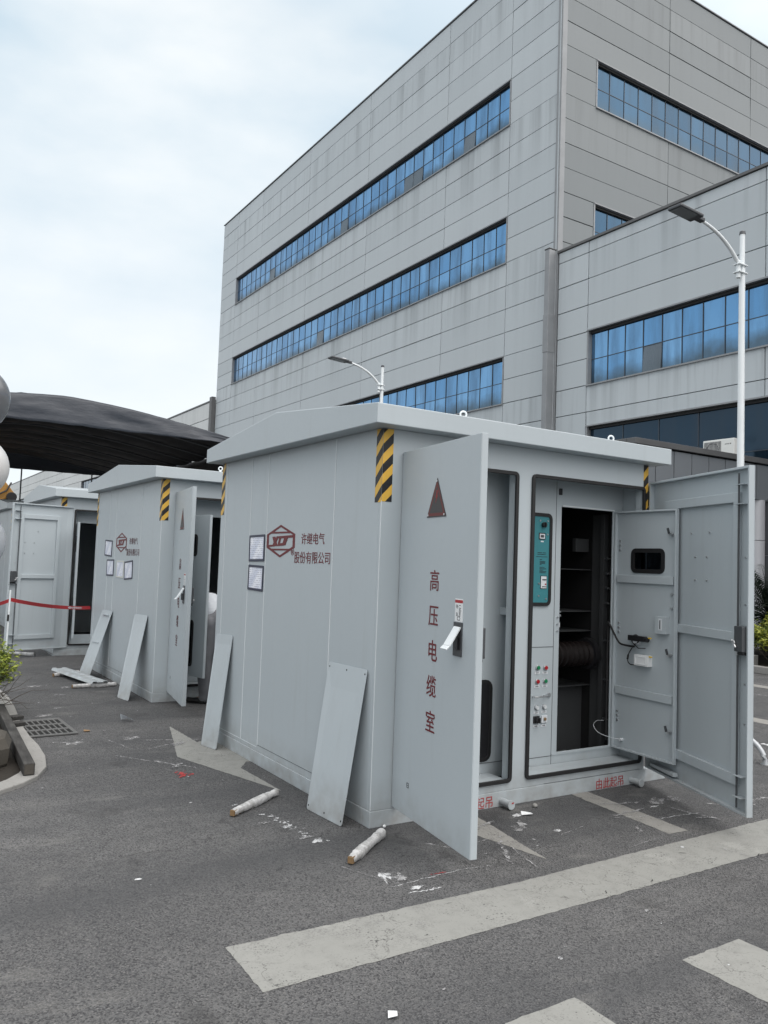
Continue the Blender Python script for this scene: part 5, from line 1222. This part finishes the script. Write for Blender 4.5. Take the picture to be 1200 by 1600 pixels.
def cycas(c, n, L_, seed, label):
    rnd = random.Random(seed); r = empty('cycas_palm', c, label, 'palm', 'dark cycas palms by the canopy')
    b = MB(); b.tube([(0, 0, 0), (.02, 0, .35), (0, 0, .75)], .15, TWIG, 12, True, [.17, .16, .13]); b.build('trunk', r, 0, True)
    st, lf = MB(), MB()
    for i in range(n):
        a = 2 * math.pi * i / n * 1.618 * 2 + rnd.uniform(-.2, .2); el = rnd.uniform(-.15, 1.25); pts = []
        p = Vector((0, 0, .75)); d = Vector((math.cos(a) * math.cos(el), math.sin(a) * math.cos(el), math.sin(el)))
        for k in range(9): pts.append(p); p = p + d * L_ / 8; d = (d + Vector((0, 0, -.16))).normalized()
        st.tube(pts, .008, LEAF3, 4, False, [.010 - .001 * k for k in range(9)])
        for k in range(56):
            t = .12 + .88 * k / 56; q = pts[int(t * 8)].lerp(pts[min(8, int(t * 8) + 1)], t * 8 - int(t * 8)); dd = (pts[min(8, int(t * 8) + 1)] - pts[int(t * 8)])
            if dd.length < 1e-6: continue
            dd.normalize(); s_ = dd.cross(Vector((0, 0, 1))).normalized() * (1 if k % 2 else -1); ln = .26 * math.sin(math.pi * min(.97, t * .85 + .12)) + .03
            leaf(lf, q, s_ + dd * .7 + Vector((0, 0, .15)), (0, 0, 1), ln, .032, LEAF3, .1)
    st.build('stems', r, 0, True); lf.build('fronds', r, recalc=False)
cycas((12.05, 5.0, .09), 64, 1.5, 5, 'dark cycas palm rising behind the yellow-green hedge at the right edge')
cycas((12.3, 3.4, .09), 54, 1.3, 6, 'second dark cycas palm standing nearest the picture edge')

# steel hoop at the right
r = empty('parking_hoop', (3.92, -.075, 0), 'white tubular hoop standing on the asphalt behind the open right-hand door', 'parking hoop', None, 0)
pts = [(0, .30 - .30 * math.cos(R_(a)), .22 * math.sin(R_(a))) for a in range(0, 91, 10)]; pts += [(0, 1.06 - q[1], q[2]) for q in pts[::-1]]
b = MB(); b.tube(pts, .022, HOOP, 14); b.build('tube', r, 0, True)
for y_ in (0, 1.06): b = MB(); b.cyl((0, y_, 0), (0, y_, .006), .042, STEEL, 16); b.build('foot_plate', r)

# ================================================================ EXCAVATOR far behind
ex = empty('excavator', (.4, 27.0, 0), 'ochre excavator mostly hidden behind the far cabinets and balloons', 'excavator')
for s_ in (-1, 1):
    b = MB(); b.prism(rrect(-1.8, 1.8, 0, .85, .40, 5), (0, 1.0 * s_ - .25, 0), (1, 0, 0), (0, 0, 1), (0, 1, 0), .5, BLACKG); b.build('track', ex, .02)
b = MB(); b.box(-1.7, 1.3, -1.2, 1.2, .9, 1.15, DGREY); b.box(-1.9, -.2, -1.2, 1.2, 1.151, 2.1, YEL); b.build('house', ex, .05)
b = MB(); b.box(-.15, 1.2, .2, 1.2, 1.151, 2.75, YEL); cb = b.build('cab', ex, .06)
b = MB(); b.box(-.05, 1.1, .19, .199, 1.8, 2.6, GL_D); b.build('cab_window', cb)
b = MB(); b.prism([(1.0, 1.2), (1.4, 1.2), (1.75, 2.6), (1.25, 3.95), (.95, 4.35), (.55, 4.3), (.75, 3.6), (1.05, 2.7)], (-.55, -.55, 0), (1, 0, 0), (0, 0, 1), (0, 1, 0), .42, YEL); bo = b.build('boom', ex, .03)
b = MB(); b.prism([(.55, 4.25), (.95, 4.38), (1.62, 3.55), (1.45, 3.35), (.95, 3.2), (.2, 3.1), (-.2, 3.3)], (-.55, -.60, 0), (1, 0, 0), (0, 0, 1), (0, 1, 0), -.25, YEL); b.build('stick', ex, .03)
b = MB(); b.cyl((.98, -.95, 3.40), (.98, -.5, 3.40), .17, BLACKG, 14); b.tube([(.2, -.9, 3.25), (.8, -.95, 3.6), (.95, -.9, 3.9)], .03, BLACKG, 8); b.build('pivot', ex, .01, True)
b = MB(); b.cyl((-.4, -.9, 3.1), (-.15, -.9, 3.55), .06, STEEL, 10); b.cyl((-.3, -.75, 2.6), (-.55, -.75, 3.5), .05, PLATE, 10); b.build('hydraulic_cylinder', ex, 0, True)
